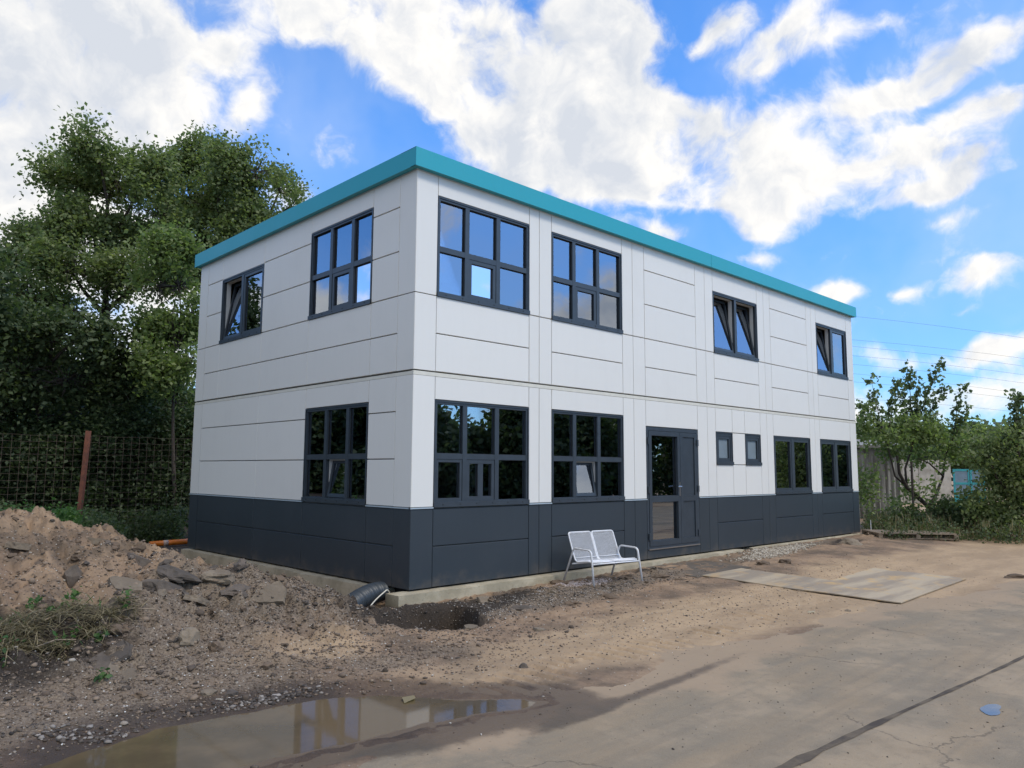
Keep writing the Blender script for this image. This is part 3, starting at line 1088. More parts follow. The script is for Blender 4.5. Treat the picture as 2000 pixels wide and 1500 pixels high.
def sash(fac, par, u0, u1, z0, z1, op=False, m='glass', hatch=False, w=.055):
    tl = (fac, z0, -.09, math.radians(9.5)) if op else None
    mb = MB()
    ring(mb, fac, u0 + .004, u1 - .004, z0 + .004, z1 - .004, w, -.085, -.018 if not op else -.03)
    if hatch:
        um = (u0 + u1) / 2
        fbox(mb, fac, um - .05, um + .05, -.08, -.022, z0 + w, z1 - w)
    s_ = mb.build('sash', M['frame'], par)
    if tl:
        tilt_obj(s_, tl)
        mb = MB()
        fbox(mb, fac, u0 + .001, u0 + .012, -.15, -.07, z0, z1)
        fbox(mb, fac, u1 - .012, u1 - .001, -.15, -.07, z0, z1)
        fbox(mb, fac, u0, u1, -.15, -.07, z1 - .014, z1 - .002)
        mb.build('reveal', M['wpvc'], par)
        mb = MB()
        ring(mb, fac, u0 + .004, u1 - .004, z0 + .004, z1 - .004, w, -.125, -.086)
        q = mb.build('sash_inner_face', M['wpvc'], par)
        tilt_obj(q, tl)
    if hatch:
        um = (u0 + u1) / 2
        pane(fac, par, u0 + w, um - .05, z0 + w, z1 - w, m=m)
        pane(fac, par, um + .05, u1 - w, z0 + w, z1 - w, m=m)
        mb = MB()
        fbox(mb, fac, um - .10, um - .07, -.14, -.10, z0 + w, z1 - w)
        mb.build('latch_bar', M['wpvc'], par)
    else:
        pane(fac, par, u0 + w, u1 - w, z0 + w, z1 - w, m=m, tilt=tl)


def window(fac, u0, u1, z0, z1, kind, st):
    fwid = .050 if kind != 'small' else .070
    mb = MB()
    ring(mb, fac, u0 + .004, u1 - .004, z0 + .004, z1 - .004, fwid, -.10, -.008, .07)
    ring(mb, fac, u0 + .004, u1 - .004, z0 + .004, z1 - .004, .020, -.008, .004, .06)
    w = mb.build('window', M['frame'], bld)
    iu0, iu1, iz0, iz1 = u0 + fwid, u1 - fwid, z0 + .07, z1 - fwid
    mb = MB()
    fbox(mb, fac, u0 + .002, u1 - .002, .005, .022, z0 - .006, z0 + .060)
    mb.build('sill', M['frame'], w)
    mb = MB()
    for k in range(6 if u1 - u0 > 1 else 0):
        uu = u0 + (u1 - u0) * (k + .5) / 6
        fbox(mb, fac, uu - .008, uu + .008, .022, .026, z0 + .022, z0 + .038)
    if mb.v:
        mb.build('screw_heads', M['gasket_void'], w)['kind'] = 'stuff'
    if kind in ('six', 'sixL', 'sixopen', 'hatch'):
        m1, m2 = u0 + .57, u0 + 1.20
        zt_ = z0 + .70
        hw = .040
        for mm in (m1, m2):
            mb = MB()
            fbox(mb, fac, mm - hw, mm + hw, -.10, -.010, iz0, iz1)
            mb.build('mullion', M['frame'], w)
        cells = [(iu0, m1 - hw), (m1 + hw, m2 - hw), (m2 + hw, iu1)]
        for a_, b_ in cells:
            mb = MB()
            fbox(mb, fac, a_, b_, -.10, -.012, zt_ - .040, zt_ + .040)
            mb.build('transom', M['frame'], w)
            pane(fac, w, a_, b_, zt_ + .040, iz1)
        for k, (a_, b_) in enumerate(cells):
            ztop = zt_ - .040
            if fac == 'L':
                bright = kind == 'sixL' and k == 0
            else:
                bright = kind == 'six' and k == 1 and u0 < 1
            if k == 1:
                sash(fac, w, a_, b_, iz0, ztop, op=(kind == 'sixopen'), m='mirror' if bright else 'glass', hatch=(kind == 'hatch'))
            elif k == 0 and kind == 'hatch':
                sash(fac, w, a_, b_, iz0, ztop, w=.04)
            else:
                pane(fac, w, a_, b_, iz0, ztop, m='mirror' if bright else 'glass')
    elif kind == 'two':
        mid = (u0 + u1) / 2
        mb = MB()
        fbox(mb, fac, mid - .045, mid + .045, -.10, -.010, iz0, iz1)
        mb.build('mullion', M['frame'], w)
        for k, (a_, b_) in enumerate(((iu0, mid - .045), (mid + .045, iu1))):
            sash(fac, w, a_, b_, iz0, iz1, op=st[k] == 't')
    elif kind == 'small':
        sash(fac, w, iu0, iu1, iz0, iz1, m='frost', w=.06)


for w_ in WINS:
    window(*w_)

# door
_, u0, u1, z0, z1 = DOOR
mb = MB()
ring(mb, 'F', u0 + .004, u1 - .004, z0, z1 - .004, .065, -.10, -.002, .05)
door = mb.build('door', M['frame'], bld)
um = 6.39
mb = MB()
ring(mb, 'F', u0 + .07, um - .004, z0 + .055, z1 - .075, .085, -.085, .008, .10)
fbox(mb, 'F', u0 + .155, um - .09, -.085, .008, 1.02, 1.13)
mb.build('door_leaf', M['frame'], door)
mb = MB()
ring(mb, 'F', um + .004, u1 - .07, z0 + .055, z1 - .075, .085, -.085, .008, .10)
fbox(mb, 'F', um + .09, u1 - .155, -.085, .008, 1.02, 1.13)
fbox(mb, 'F', um + .09, u1 - .155, -.07, -.012, z0 + .155, 1.02)
fbox(mb, 'F', um + .09, u1 - .155, -.07, -.012, 1.13, z1 - .16)
mb.build('door_leaf', M['frame'], door)
pane('F', door, u0 + .155, um - .09, 1.13, z1 - .16)
pane('F', door, u0 + .155, um - .09, z0 + .155, 1.02)
mb = MB()
fbox(mb, 'F', um - .055, um - .02, .008, .016, 1.12, 1.38)
mb.tube([fw('F', um - .037, .012, 1.30), fw('F', um - .037, .055, 1.30), fw('F', um - .15, .06, 1.30)], .011)
mb.build('handle', M['steel'], door)
MB().box((u0 + .03, -.02, z0 - .008), (u1 - .03, .02, z0 + .012)).build('threshold', M['steel'], door)
for uu in (u0 + .055, u1 - .055):
    for zz in (2.15, 1.25, .40):
        mb = MB()
        fbox(mb, 'F', uu - .03, uu + .03, .0, .028, zz - .06, zz + .06)
        mb.build('hinge', M['frame'], door)
from mathutils import noise as mnoise

# ------------------------------------------------------------------ foliage
def leaves_np(centers, spreads, n_each, size, droop=.3, aspect=1.5, seed=0):
    r = np.random.default_rng(seed)
    C = np.repeat(np.asarray(centers), n_each, 0)
    S = np.repeat(np.asarray(spreads), n_each, 0)
    N = len(C)
    cl = np.repeat(r.random(len(centers)), n_each)
    P = C + r.normal(0, 1, (N, 3)) * (S[:, None] if S.ndim == 1 else S)
    nrm = r.normal(0, 1, (N, 3))
    nrm[:, 2] = np.abs(nrm[:, 2]) * .9 + droop
    nrm /= np.linalg.norm(nrm, axis=1)[:, None]
    t = r.normal(0, 1, (N, 3))
    t -= (t * nrm).sum(1)[:, None] * nrm
    t /= np.linalg.norm(t, axis=1)[:, None]
    b = np.cross(nrm, t)
    s = size * r.uniform(.6, 1.3, N)[:, None]
    L, Wd = t * s * aspect * .5, b * s * .5
    V = np.stack([P - L, P + Wd - L * .1, P + L, P - Wd - L * .1], 1)
    V[:, 1] += nrm * s * .12
    V[:, 3] += nrm * s * .12
    F = np.arange(N * 4).reshape(N, 4)
    tone = np.clip(.35 * cl + .65 * r.random(N), 0, 1)
    return V.reshape(-1, 3), F, np.repeat(tone, 4)


def foliage(name, centers, spreads, n_each, size, m, parent=None, seed=0, **k):
    V, F, t = leaves_np(centers, spreads, n_each, size, seed=seed, **k)
    me = np_mesh(name, V, F, {'tone': t})
    o = link(name, me, m, parent)
    return o


def curve(p0, p1, bend, n=6, seed=None):
    p0, p1 = Vector(p0), Vector(p1)
    d = p1 - p0
    o = d.orthogonal().normalized()
    o.rotate(Matrix.Rotation(random.uniform(0, 6.28), 3, d.normalized()))
    out = []
    for i in range(n + 1):
        t = i / n
        out.append(p0 + d * t + o * math.sin(math.pi * t) * bend * d.length + Vector((0, 0, 1)) * (-.12 * d.length * math.sin(math.pi * t)) * 0)
    return out


def tree(label, base, blobs, nclus, nleaf, lsize, m, cat='tree', group=None, trunk_r=.16, spread=.22, seed=0, trunk_to=None, limbs=True, name='tree', shell=.45, bark='bark', gaps=0):
    """base point; blobs = (centre, radius xyz); each blob gets a limb, side twigs and leaf clusters round the twigs"""
    r = random.Random(seed)
    base = Vector(base)
    root = empty(name, base)
    tag(root, label, cat, group)
    tb = MB()
    bs = [(Vector(c) - base, Vector(rad)) for c, rad in blobs]
    mid = sum((c for c, _ in bs), Vector()) / len(bs)
    topz = max(c.z for c, _ in bs)
    tt = Vector(trunk_to) - base if trunk_to is not None else Vector((mid.x * .8, mid.y * .8, topz * .8))
    tr = curve((0, 0, -.3), tt, .04, 8)
    tb.tube(tr, 0, 8, rs=[trunk_r * (1 - .8 * i / 8) for i in range(9)])
    tb.build('trunk', M[bark], root, True)
    cen, spr = [], []
    lb = MB()
    tot = sum(rad.x * rad.z for _, rad in bs)
    for c, rad in bs:
        hz = max(.2, min(.85, (c.z - rad.z * 1.1) / max(tt.z, .1)))
        st = tr[0].lerp(tr[-1], hz)
        if limbs:
            lb.tube(curve(st, c, .08, 5), 0, 5, rs=[trunk_r * .42 * (1 - .7 * i / 5) for i in range(6)], cap=False)
        k = max(6, int(nclus * rad.x * rad.z / tot))
        for _ in range(k):
            d = Vector((r.gauss(0, 1), r.gauss(0, 1), r.gauss(0, 1))).normalized()
            q = (shell + (1 - shell) * r.random()) if r.random() < .75 else r.random() ** .5
            p_ = c + Vector((d.x * rad.x, d.y * rad.y, d.z * rad.z)) * q
            if limbs and r.random() < .5:
                lb.tube(curve(c.lerp(p_, r.uniform(0, .35)), p_, .08, 3), 0, 3, rs=[.022, .016, .011, .006], cap=False)
            if gaps and mnoise.noise(Vector((p_.x, p_.y, p_.z)) * gaps + Vector((seed * 7.3, 0, 0))) < -.06:
                continue
            cen.append(p_)
            spr.append(spread * r.uniform(.55, 1.3))
    if lb.v:
        lb.build('limbs', M[bark], root, False, recalc=False)
    o = foliage('crown', np.array([tuple(c) for c in cen]), np.array(spr), nleaf, lsize, M[m], root, seed=seed)
    return root


def pb(lst, depth, dj=1.0, seed=0, flat=.85):
    """crown lobes surveyed from the picture: bearing, radius in pixels; depth spread comes from dj"""
    r = random.Random(seed)
    out = []
    for px, py, rx, ry in lst:
        dd = depth + r.uniform(-dj, dj)
        s = dd / FPX
        out.append((at(px, py, dd), (rx * s, (rx + ry) / 2 * s * flat, ry * s)))
    return out


def base_at(px, depth, py=1000):
    p_ = at(px, py, depth)
    p_.z = gz(p_.x, p_.y)
    return p_


tree('tall alder rising highest at the left, its pointed crown against white cloud', base_at(210, 23),
     pb([(185, 285, 48, 55), (150, 350, 70, 50), (225, 350, 60, 60), (290, 340, 45, 60), (120, 440, 55, 55), (190, 440, 75, 65), (270, 440, 60, 60), (60, 480, 60, 40), (140, 530, 90, 55), (235, 540, 80, 60), (20, 510, 45, 35), (60, 580, 80, 50), (320, 430, 50, 60), (330, 530, 50, 60)], 23, 1.0, 1),
     900, 84, .086, 'leafA', group='trees behind the wire fence', trunk_r=.2, seed=1, gaps=1.1)
tree('broad round-topped tree behind the teal roof edge, right of the tallest crown', base_at(430, 25),
     pb([(390, 310, 62, 50), (350, 340, 35, 40), (440, 330, 40, 50), (500, 335, 52, 45), (545, 375, 42, 48), (350, 410, 60, 60), (430, 410, 75, 65), (500, 420, 60, 50), (570, 400, 22, 28), (400, 500, 80, 60), (330, 480, 50, 60), (470, 470, 60, 50)], 25, 1.2, 2),
     760, 84, .086, 'leafA', group='trees behind the wire fence', trunk_r=.22, seed=2, gaps=1.1)
tree('lighter green tree in front of the tall ones, touching the left end of the building', base_at(350, 20.5),
     pb([(335, 500, 50, 45), (350, 560, 50, 50), (310, 560, 50, 50), (375, 620, 40, 55), (325, 650, 55, 60), (370, 710, 35, 50), (300, 720, 50, 50)], 20.5, .7, 3),
     400, 80, .086, 'leafB', group='trees behind the wire fence', trunk_r=.07, seed=3, gaps=1.0)
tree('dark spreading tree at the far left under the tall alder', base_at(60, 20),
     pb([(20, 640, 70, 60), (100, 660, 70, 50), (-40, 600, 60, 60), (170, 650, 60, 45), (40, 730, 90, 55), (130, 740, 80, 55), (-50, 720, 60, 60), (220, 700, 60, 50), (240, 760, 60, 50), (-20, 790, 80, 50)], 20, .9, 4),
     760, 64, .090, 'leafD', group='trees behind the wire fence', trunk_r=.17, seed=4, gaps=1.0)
tree('shaded tree with low branches between the rusty post and the building', base_at(270, 22),
     pb([(215, 800, 60, 45), (290, 790, 60, 40), (350, 790, 45, 40), (330, 850, 50, 45), (160, 800, 50, 45), (260, 850, 55, 40)], 22, .8, 5),
     480, 60, .08, 'leafD', group='trees behind the wire fence', trunk_r=.12, seed=5, gaps=1.0)
tree('dim tree deep in the wood behind the others, seen through their gaps', base_at(150, 29),
     pb([(40, 690, 120, 70), (90, 780, 130, 80), (240, 790, 120, 70), (350, 800, 70, 60)], 29, 1.5, 6),
     300, 34, .17, 'leafD', group='trees behind the wire fence', trunk_r=.2, seed=6, spread=.45)
tree('pale leafy branch end reaching in at the left edge of the picture', base_at(-90, 18),
     pb([(-20, 530, 30, 30), (-60, 560, 50, 40), (-10, 620, 26, 30), (-80, 640, 60, 60), (-60, 480, 40, 40)], 18, .5, 7),
     160, 36, .10, 'leafD', group='trees behind the wire fence', trunk_r=.12, seed=7)
# shrubs filling the space behind the wire
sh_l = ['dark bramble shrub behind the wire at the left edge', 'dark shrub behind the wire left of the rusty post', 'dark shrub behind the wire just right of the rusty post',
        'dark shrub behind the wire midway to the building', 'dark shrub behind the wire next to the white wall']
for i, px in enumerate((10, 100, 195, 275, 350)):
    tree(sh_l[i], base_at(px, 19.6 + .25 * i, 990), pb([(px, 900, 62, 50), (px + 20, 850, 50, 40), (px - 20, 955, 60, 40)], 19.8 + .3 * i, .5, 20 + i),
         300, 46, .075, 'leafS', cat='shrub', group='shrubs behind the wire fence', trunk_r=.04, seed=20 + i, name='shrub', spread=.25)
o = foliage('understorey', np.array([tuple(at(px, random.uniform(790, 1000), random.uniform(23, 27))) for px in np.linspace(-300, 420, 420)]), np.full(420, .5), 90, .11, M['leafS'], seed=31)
o['kind'] = 'stuff'
# low ivy and nettles between heap and fence
cs = []
for _ in range(900):
    px, dd = random.uniform(140, 360), random.uniform(15.2, 19.6)
    if px > 230 and dd < 18.2:
        continue
    p_ = at(px, 1000, dd)
    hh = random.random() ** 1.5 * (.75 if px > 180 else .6)
    cs.append((p_.x, p_.y, gz(p_.x, p_.y) + hh * .9))
o = foliage('ground_cover', np.array(cs), np.full(len(cs), .11), 26, .055, M['leafD'], seed=32)
o['kind'] = 'stuff'
cs = []
for _ in range(900):
    px, dd = random.uniform(-200, 150), random.uniform(13.5, 17)
    p_ = at(px, 1000, dd)
    cs.append((p_.x, p_.y, gz(p_.x, p_.y) + random.random() ** 1.5 * .5))
o = foliage('ground_cover', np.array(cs), np.full(len(cs), .11), 22, .06, M['leafD'], seed=33)
o['kind'] = 'stuff'


def blades(name, pts_, n, h, w, m, parent=None, seed=0, lean=.35, lie=0.0):
    r = np.random.default_rng(seed)
    pts_ = np.asarray(pts_)
    idx = r.integers(0, len(pts_), n)
    B = pts_[idx] + np.stack([r.normal(0, .05, n), r.normal(0, .05, n), np.zeros(n)], 1)
    a = r.uniform(0, 2 * math.pi, n)
    hh = h * r.uniform(.5, 1.2, n)
    ln = np.abs(r.normal(0, lean, n)) + lie
    dx, dy = np.cos(a) * np.sin(ln), np.sin(a) * np.sin(ln)
    D = np.stack([dx, dy, np.cos(ln)], 1)
    sx = np.stack([-np.sin(a), np.cos(a), 0 * a], 1) * w * .5
    mid = B + D * hh[:, None] * .55
    tip = B + D * hh[:, None] + np.stack([dx, dy, -0.6 * np.sin(ln)], 1) * (hh * .35)[:, None]
    V = np.stack([B - sx, B + sx, mid + sx * .8, mid - sx * .8, tip + sx * .15, tip - sx * .15], 1).reshape(-1, 3)
    k = np.arange(n)[:, None] * 6
    F = np.concatenate([k + np.array([[0, 1, 2, 3]]), k + np.array([[3, 2, 4, 5]])])
    me = np_mesh(name, V, F, {'tone': np.repeat(r.random(n), 6)})
    return link(name, me, m, parent)


wt = empty('weed_clump', base_at(60, 14.2))
tag(wt, 'bright green clump of tall weeds on top of the earth heap by the fence', 'weeds')
pts_ = []
for px, hh in [(20, .25), (45, .5), (62, .6), (85, .45), (110, .3), (130, .2)]:
    for _ in range(14):
        q = at(px + random.uniform(-16, 16), 1000, 12.9 + random.uniform(-.4, .5))
        pts_.append((q.x - wt.location.x, q.y - wt.location.y, gz(q.x, q.y) - wt.location.z))
blades('stems', pts_, 2600, .85, .016, M['weed'], wt, 41)
cs = [(p_[0] + random.gauss(0, .06), p_[1] + random.gauss(0, .06), p_[2] + random.uniform(.2, .9)) for p_ in pts_ for _ in range(4)]
foliage('leaves', np.array(cs), np.full(len(cs), .07), 14, .05, M['weed'], wt, seed=42)

def hit_ground(px, py):
    """follow the line of sight until it meets the ground"""
    d = ray(px, py)
    t = np.linspace(3, 50, 1500)
    Q = CAM + d * t[:, None]
    k = np.argmax(Q[:, 2] < ground_z(Q[:, 0], Q[:, 1]))
    if k == 0:
        return gr(px, py)
    return Vector(Q[k])


# ------------------------------------------------------------------ wire fence
P0, P1, P2 = at(-140, 1000, 16.0), at(152, 1000, 17.4), at(395, 1000, 19.2)
FT = 2.32


def fz(p_):
    return gz(p_.x, p_.y)


fence = empty('wire_fence', (P1.x, P1.y, 0))
tag(fence, 'tall wire mesh fence with a leaning rusty post in front of dark shrubs', 'fence')
O_ = Vector((P1.x, P1.y, 0))
for q, lean in ((P0, .02), (P1, .06), (P2, .0)):
    mb = MB()
    q0 = Vector((q.x, q.y, fz(q) - .3)) - O_
    q1 = Vector((q.x, q.y, FT + .12)) - O_ + AR_v * lean * 2.2 if False else Vector((q.x + AR[0] * lean * 2.0, q.y + AR[1] * lean * 2.0, FT + .12)) - O_
    mb.tube([q0, q0.lerp(q1, .5), q1], .062, 4)
    mb.build('post', M['rust'], fence)
mb = MB()
rw = .003
for A_, B_ in ((P0, P1), (P1, P2)):
    ln = (B_ - A_).to_2d().length
    nv = int(ln / .165)
    for i in range(nv + 1):
        q = A_.lerp(B_, i / nv)
        mb.tube([Vector((q.x, q.y, fz(q))) - O_, Vector((q.x, q.y, FT)) - O_], rw, 3, cap=False)
    for k in range(15):
        zz = FT - k * .145 - (.0 if k else 0)
        mb.tube([Vector((q.x, q.y, zz + .012 * math.sin(i * 2.1 + k))) - O_ for i in range(9) for q in [A_.lerp(B_, i / 8)]], rw, 3, cap=False)
mb.build('wire_mesh', M['wire'], fence, recalc=False)

# ------------------------------------------------------------------ trees by the opposite fence (they stand mirrored in the windows)
opp = [((18.3, -23), 4.3), ((22.3, -24), 3.4), ((25.5, -23), 7.0), ((30, -24), 7), ((35, -23), 8.5), ((41, -22), 8.5), ((48, -21), 9.5), ((56, -19), 9.5)]
ol = ['small dark tree across the road, nearest the camera of its row', 'lowest dark tree across the road, beside the first', 'rounded dark tree across the road, third in its row', 'dark tree across the road, fourth in its row',
      'taller dark tree across the road, fifth in its row', 'dark tree across the road, sixth in its row', 'tall dark tree across the road, last but one', 'dark tree across the road, last in its row']
for i, ((x, y), h) in enumerate(opp):
    r = random.Random(200 + i)
    bl = []
    for k in range(14):
        t = k / 13
        z = h * (.14 + .82 * t)
        rad = (1 - t) ** .6 * 2.5 + .5
        bl.append(((x + r.uniform(-1, 1) * rad * .6, y + r.uniform(-1, 1) * rad * .6, z), (rad * .75, rad * .75, h * .10)))
    tree(ol[i], (x, y, -.2), bl, 700, 40, .26, 'leafD', group='trees across the road', trunk_r=.2, seed=200 + i, spread=.42)
wl = [((-14, 18), 6.5), ((-15, 23), 7.5), ((-14.5, 28), 8), ((-16, 34), 10.5), ((-14, 40), 11)]
for row in (('F', [(16, -26), (60, -21)], 420), ('L', [(-15, 12), (-16, 44)], 300)):
    (xa, ya), (xb, yb) = row[1]
    cc = [(xa + (xb - xa) * t + random.gauss(0, .5), ya + (yb - ya) * t + random.gauss(0, .5), random.uniform(-.1, 2.2)) for t in np.linspace(0, 1, row[2])]
    o = foliage('undergrowth', np.array(cc), np.full(len(cc), .5), 50, .22, M['leafD'], seed=35)
    o['kind'] = 'stuff'
for i, ((x, y), h) in enumerate(wl):
    r = random.Random(300 + i)
    bl = []
    for k in range(12):
        t = k / 11
        z = h * (.12 + .82 * t)
        rad = (1 - t) ** .5 * 2.2 + .5
        bl.append(((x + r.uniform(-1, 1) * rad * .6, y + r.uniform(-1, 1) * rad * .6, z), (rad * .75, rad * .75, h * .10)))
    tree(['low tree beyond the earth heap, off to the left', 'tall tree beyond the earth heap, off to the left', 'mid-sized tree beyond the earth heap, off to the left', 'tallest tree beyond the earth heap, far off to the left', 'short tree farthest beyond the earth heap'][i],
         (x, y, .2), bl, 520, 38, .22, 'leafD', group='trees left of the heap', trunk_r=.17, seed=300 + i, spread=.42)

# ------------------------------------------------------------------ right background
def corr_mat():
    m, t, p = new_mat('weathered_corrugated_sheet')
    g = t.new('ShaderNodeNewGeometry')
    mp = t.new('ShaderNodeMapping')
    mp.inputs['Scale'].default_value = (5, 5, .8)
    t.link(g.outputs['Position'], mp.inputs['Vector'])
    n = t.noise(mp.outputs[0], 1.0, 6, .65)
    c = t.mixc(t.ss(n.outputs['Fac'], .38, .62), (.30, .29, .26), (.15, .14, .12))
    t.link(c, p.inputs['Base Color'])
    p.inputs['Roughness'].default_value = .9
    return m


M['corr'] = corr_mat()
shed = empty('corrugated_shed', base_at(1700, 27))
tag(shed, 'low grey shed of weathered corrugated sheets behind the right end of the building', 'shed')
SA, SB = at(1560, 1000, 27.5), at(1760, 1000, 27.0)
SA.z = SB.z = -.1
sdv = (SB - SA)
slen = sdv.length
sdv.normalize()
snr = Vector((sdv.y, -sdv.x, 0))
if snr.dot(Vector(CAM) - SA) < 0:
    snr = -snr
nsh = int(slen / .9)
for i in range(nsh):
    vs, fs = [], []
    for k in range(19):
        u = (i + k / 18) * slen / nsh
        off = .035 * math.sin(u * 2 * math.pi / .18) + .012 * (i % 2)
        q = SA + sdv * u + snr * off - shed.location
        for dz, dn in ((0, 0), (2.52, 0), (2.52, -.012), (0, -.012)):
            qq = q + snr * dn
            vs.append((qq.x, qq.y, q.z + dz))
    for k in range(18):
        for e in range(4):
            e2 = (e + 1) % 4
            fs.append((k * 4 + e, k * 4 + e2, (k + 1) * 4 + e2, (k + 1) * 4 + e))
    MB().add(vs, fs).build('wall_sheet', M['corr'], shed)
mb = MB()
a_ = SA - shed.location
b_ = SB - shed.location
q = [a_ + snr * .25, b_ + snr * .25 + sdv * .2, b_ - snr * 3.5 + sdv * .2, a_ - snr * 3.5]
zz = a_.z + 2.55
mb.add([(v.x, v.y, zz + (.0 if k < 2 else .35)) for k, v in enumerate(q)] + [(v.x, v.y, zz + .09 + (.0 if k < 2 else .35)) for k, v in enumerate(q)],
       [(0, 1, 2, 3), (4, 5, 6, 7), (0, 1, 5, 4), (1, 2, 6, 5), (2, 3, 7, 6), (3, 0, 4, 7)])
mb.build('roof', M['corr'], shed)
mb = MB()
q = [b_, b_ - snr * 3.4, b_ - snr * 3.4 - sdv * .1, b_ - sdv * .1]
mb.add([(v.x, v.y, b_.z) for v in q] + [(v.x, v.y, b_.z + 2.5) for v in q], [(0, 1, 2, 3), (4, 5, 6, 7), (0, 1, 5, 4), (1, 2, 6, 5), (2, 3, 7, 6), (3, 0, 4, 7)])
mb.build('end_wall', M['corr'], shed)

cw = empty('concrete_yard_wall', at(1810, 1000, 40))
cw.location.z = -.1
tag(cw, 'pale concrete panel wall beyond the small poplar, right of the corrugated shed', 'wall')
CA, CB = at(1700, 1000, 40), at(1862, 1000, 41)
d_ = (CB - CA)
d_.z = 0
for i in range(5):
    mb = MB()
    for (t0, t1) in ((i / 5 + .003, (i + 1) / 5 - .003),):
        A_, B_ = CA + d_ * t0, CA + d_ * t1
        n_ = Vector((-d_.y, d_.x, 0)).normalized() * .08
        vs = [(v.x - cw.location.x, v.y - cw.location.y, z) for z in (-.3, 2.35) for v in (A_, B_, B_ + n_, A_ + n_)]
        mb.add(vs, [(0, 1, 2, 3), (4, 5, 6, 7), (0, 1, 5, 4), (1, 2, 6, 5), (2, 3, 7, 6), (3, 0, 4, 7)])
    mb.build('wall_panel', M['concwall'], cw)

# teal gate with infill
tg = empty('teal_gate', at(1893, 960, 36))
tg.location.z = -.1
tag(tg, 'bright teal double gate with blue-grey infill seen between the trees at right', 'gate')
A_, B_ = at(1864, 960, 36) - tg.location, at(1925, 960, 36) - tg.location
A_.z = B_.z = 0
gd_ = B_ - A_
gn = Vector((-gd_.y, gd_.x, 0)).normalized() * .05


def gbar(t0, t1, z0, z1, name, m, off=0, th=1):
    a, b = A_ + gd_ * t0 + gn * off, A_ + gd_ * t1 + gn * off
    vs = [(v.x, v.y, z) for z in (z0, z1) for v in (a, b, b + gn * th, a + gn * th)]
    MB().add(vs, [(0, 1, 2, 3), (4, 5, 6, 7), (0, 1, 5, 4), (1, 2, 6, 5), (2, 3, 7, 6), (3, 0, 4, 7)]).build(name, M[m], tg)


for t in (0, .46, .54, .96):
    gbar(t, t + .05, 0, 1.85, 'upright', 'tealp')
for z in (.0, .52, 1.12, 1.75):
    gbar(.05, .46, z, z + .1, 'rail', 'tealp', .1, .8)
    gbar(.59, .96, z, z + .1, 'rail', 'tealp', .1, .8)
gbar(.05, .46, .0, .52, 'lower_infill', 'tealp', .3, .4)
gbar(.59, .96, .0, .52, 'lower_infill', 'tealp', .3, .4)
gbar(.05, .46, .62, 1.12, 'infill', 'bluegrey', .3, .4)
gbar(.59, .96, .62, 1.12, 'infill', 'bluegrey', .3, .4)
gbar(.05, .46, 1.22, 1.75, 'infill', 'bluegrey', .3, .4)
gbar(.59, .96, 1.22, 1.75, 'infill', 'bluegrey', .3, .4)


def poplar(label, stems, leafpts, base, m, seed, cat='tree', lsz=.085, shoots=(), dens_=1.0, name='young_tree'):
    """stems: polylines of (bearing px, py, depth); leafpts: lobes; shoots: upright leafy shoots"""
    r = random.Random(seed)
    root = empty(name, base)
    tag(root, label, cat)
    O = root.location
    mb = MB()
    for st, r0, r1 in stems:
        P_ = [at(*s) - O for s in st]
        n_ = len(P_)
        mb.tube(P_, 0, 6, rs=[r0 + (r1 - r0) * i / (n_ - 1) for i in range(n_)])
    mb.build('trunk', M['bark'], root, True)
    cen, spr = [], []
    tw = MB()
    for px, py, rx, ry, dd, k in leafpts:
        c = at(px, py, dd) - O
        s = dd / FPX
        for _ in range(int(k * dens_)):
            d = Vector((r.gauss(0, .55), r.gauss(0, .55), r.gauss(0, .55)))
            p_ = c + Vector((d.x * rx * s, d.y * rx * s, d.z * ry * s))
            if mnoise.noise(p_ * 1.6 + Vector((seed, 0, 0))) < -.12:
                continue
            if r.random() < .3:
                tw.tube([c.lerp(p_, .2), p_], .006, 3, cap=False)
            cen.append(tuple(p_)); spr.append(.13)
    foliage('crown', np.array(cen), np.array(spr), 20, lsz * .8, M[m], root, seed=seed, droop=.1)
    cen = []
    for st in shoots:
        P_ = [at(*s) - O for s in st]
        tw.tube(P_, 0, 4, rs=[.016 * (1 - .8 * i / (len(P_) - 1)) for i in range(len(P_))], cap=False)
        for i in range(len(P_) - 1):
            L_ = (P_[i + 1] - P_[i]).length
            for k in range(int(L_ / .022)):
                t = r.random()
                d = Vector((r.gauss(0, 1), r.gauss(0, 1), r.gauss(.3, .8))).normalized() * r.uniform(.05, .22)
                cen.append(tuple(P_[i].lerp(P_[i + 1], t) + d))
    if cen:
        foliage('shoot_leaves', np.array(cen), np.full(len(cen), .035), 3, lsz * 1.05, M['leafP'], root, seed=seed + 1, droop=.0, aspect=1.15)
    tw.build('twigs', M['bark'], root, recalc=False)['kind'] = 'stuff'
    return root


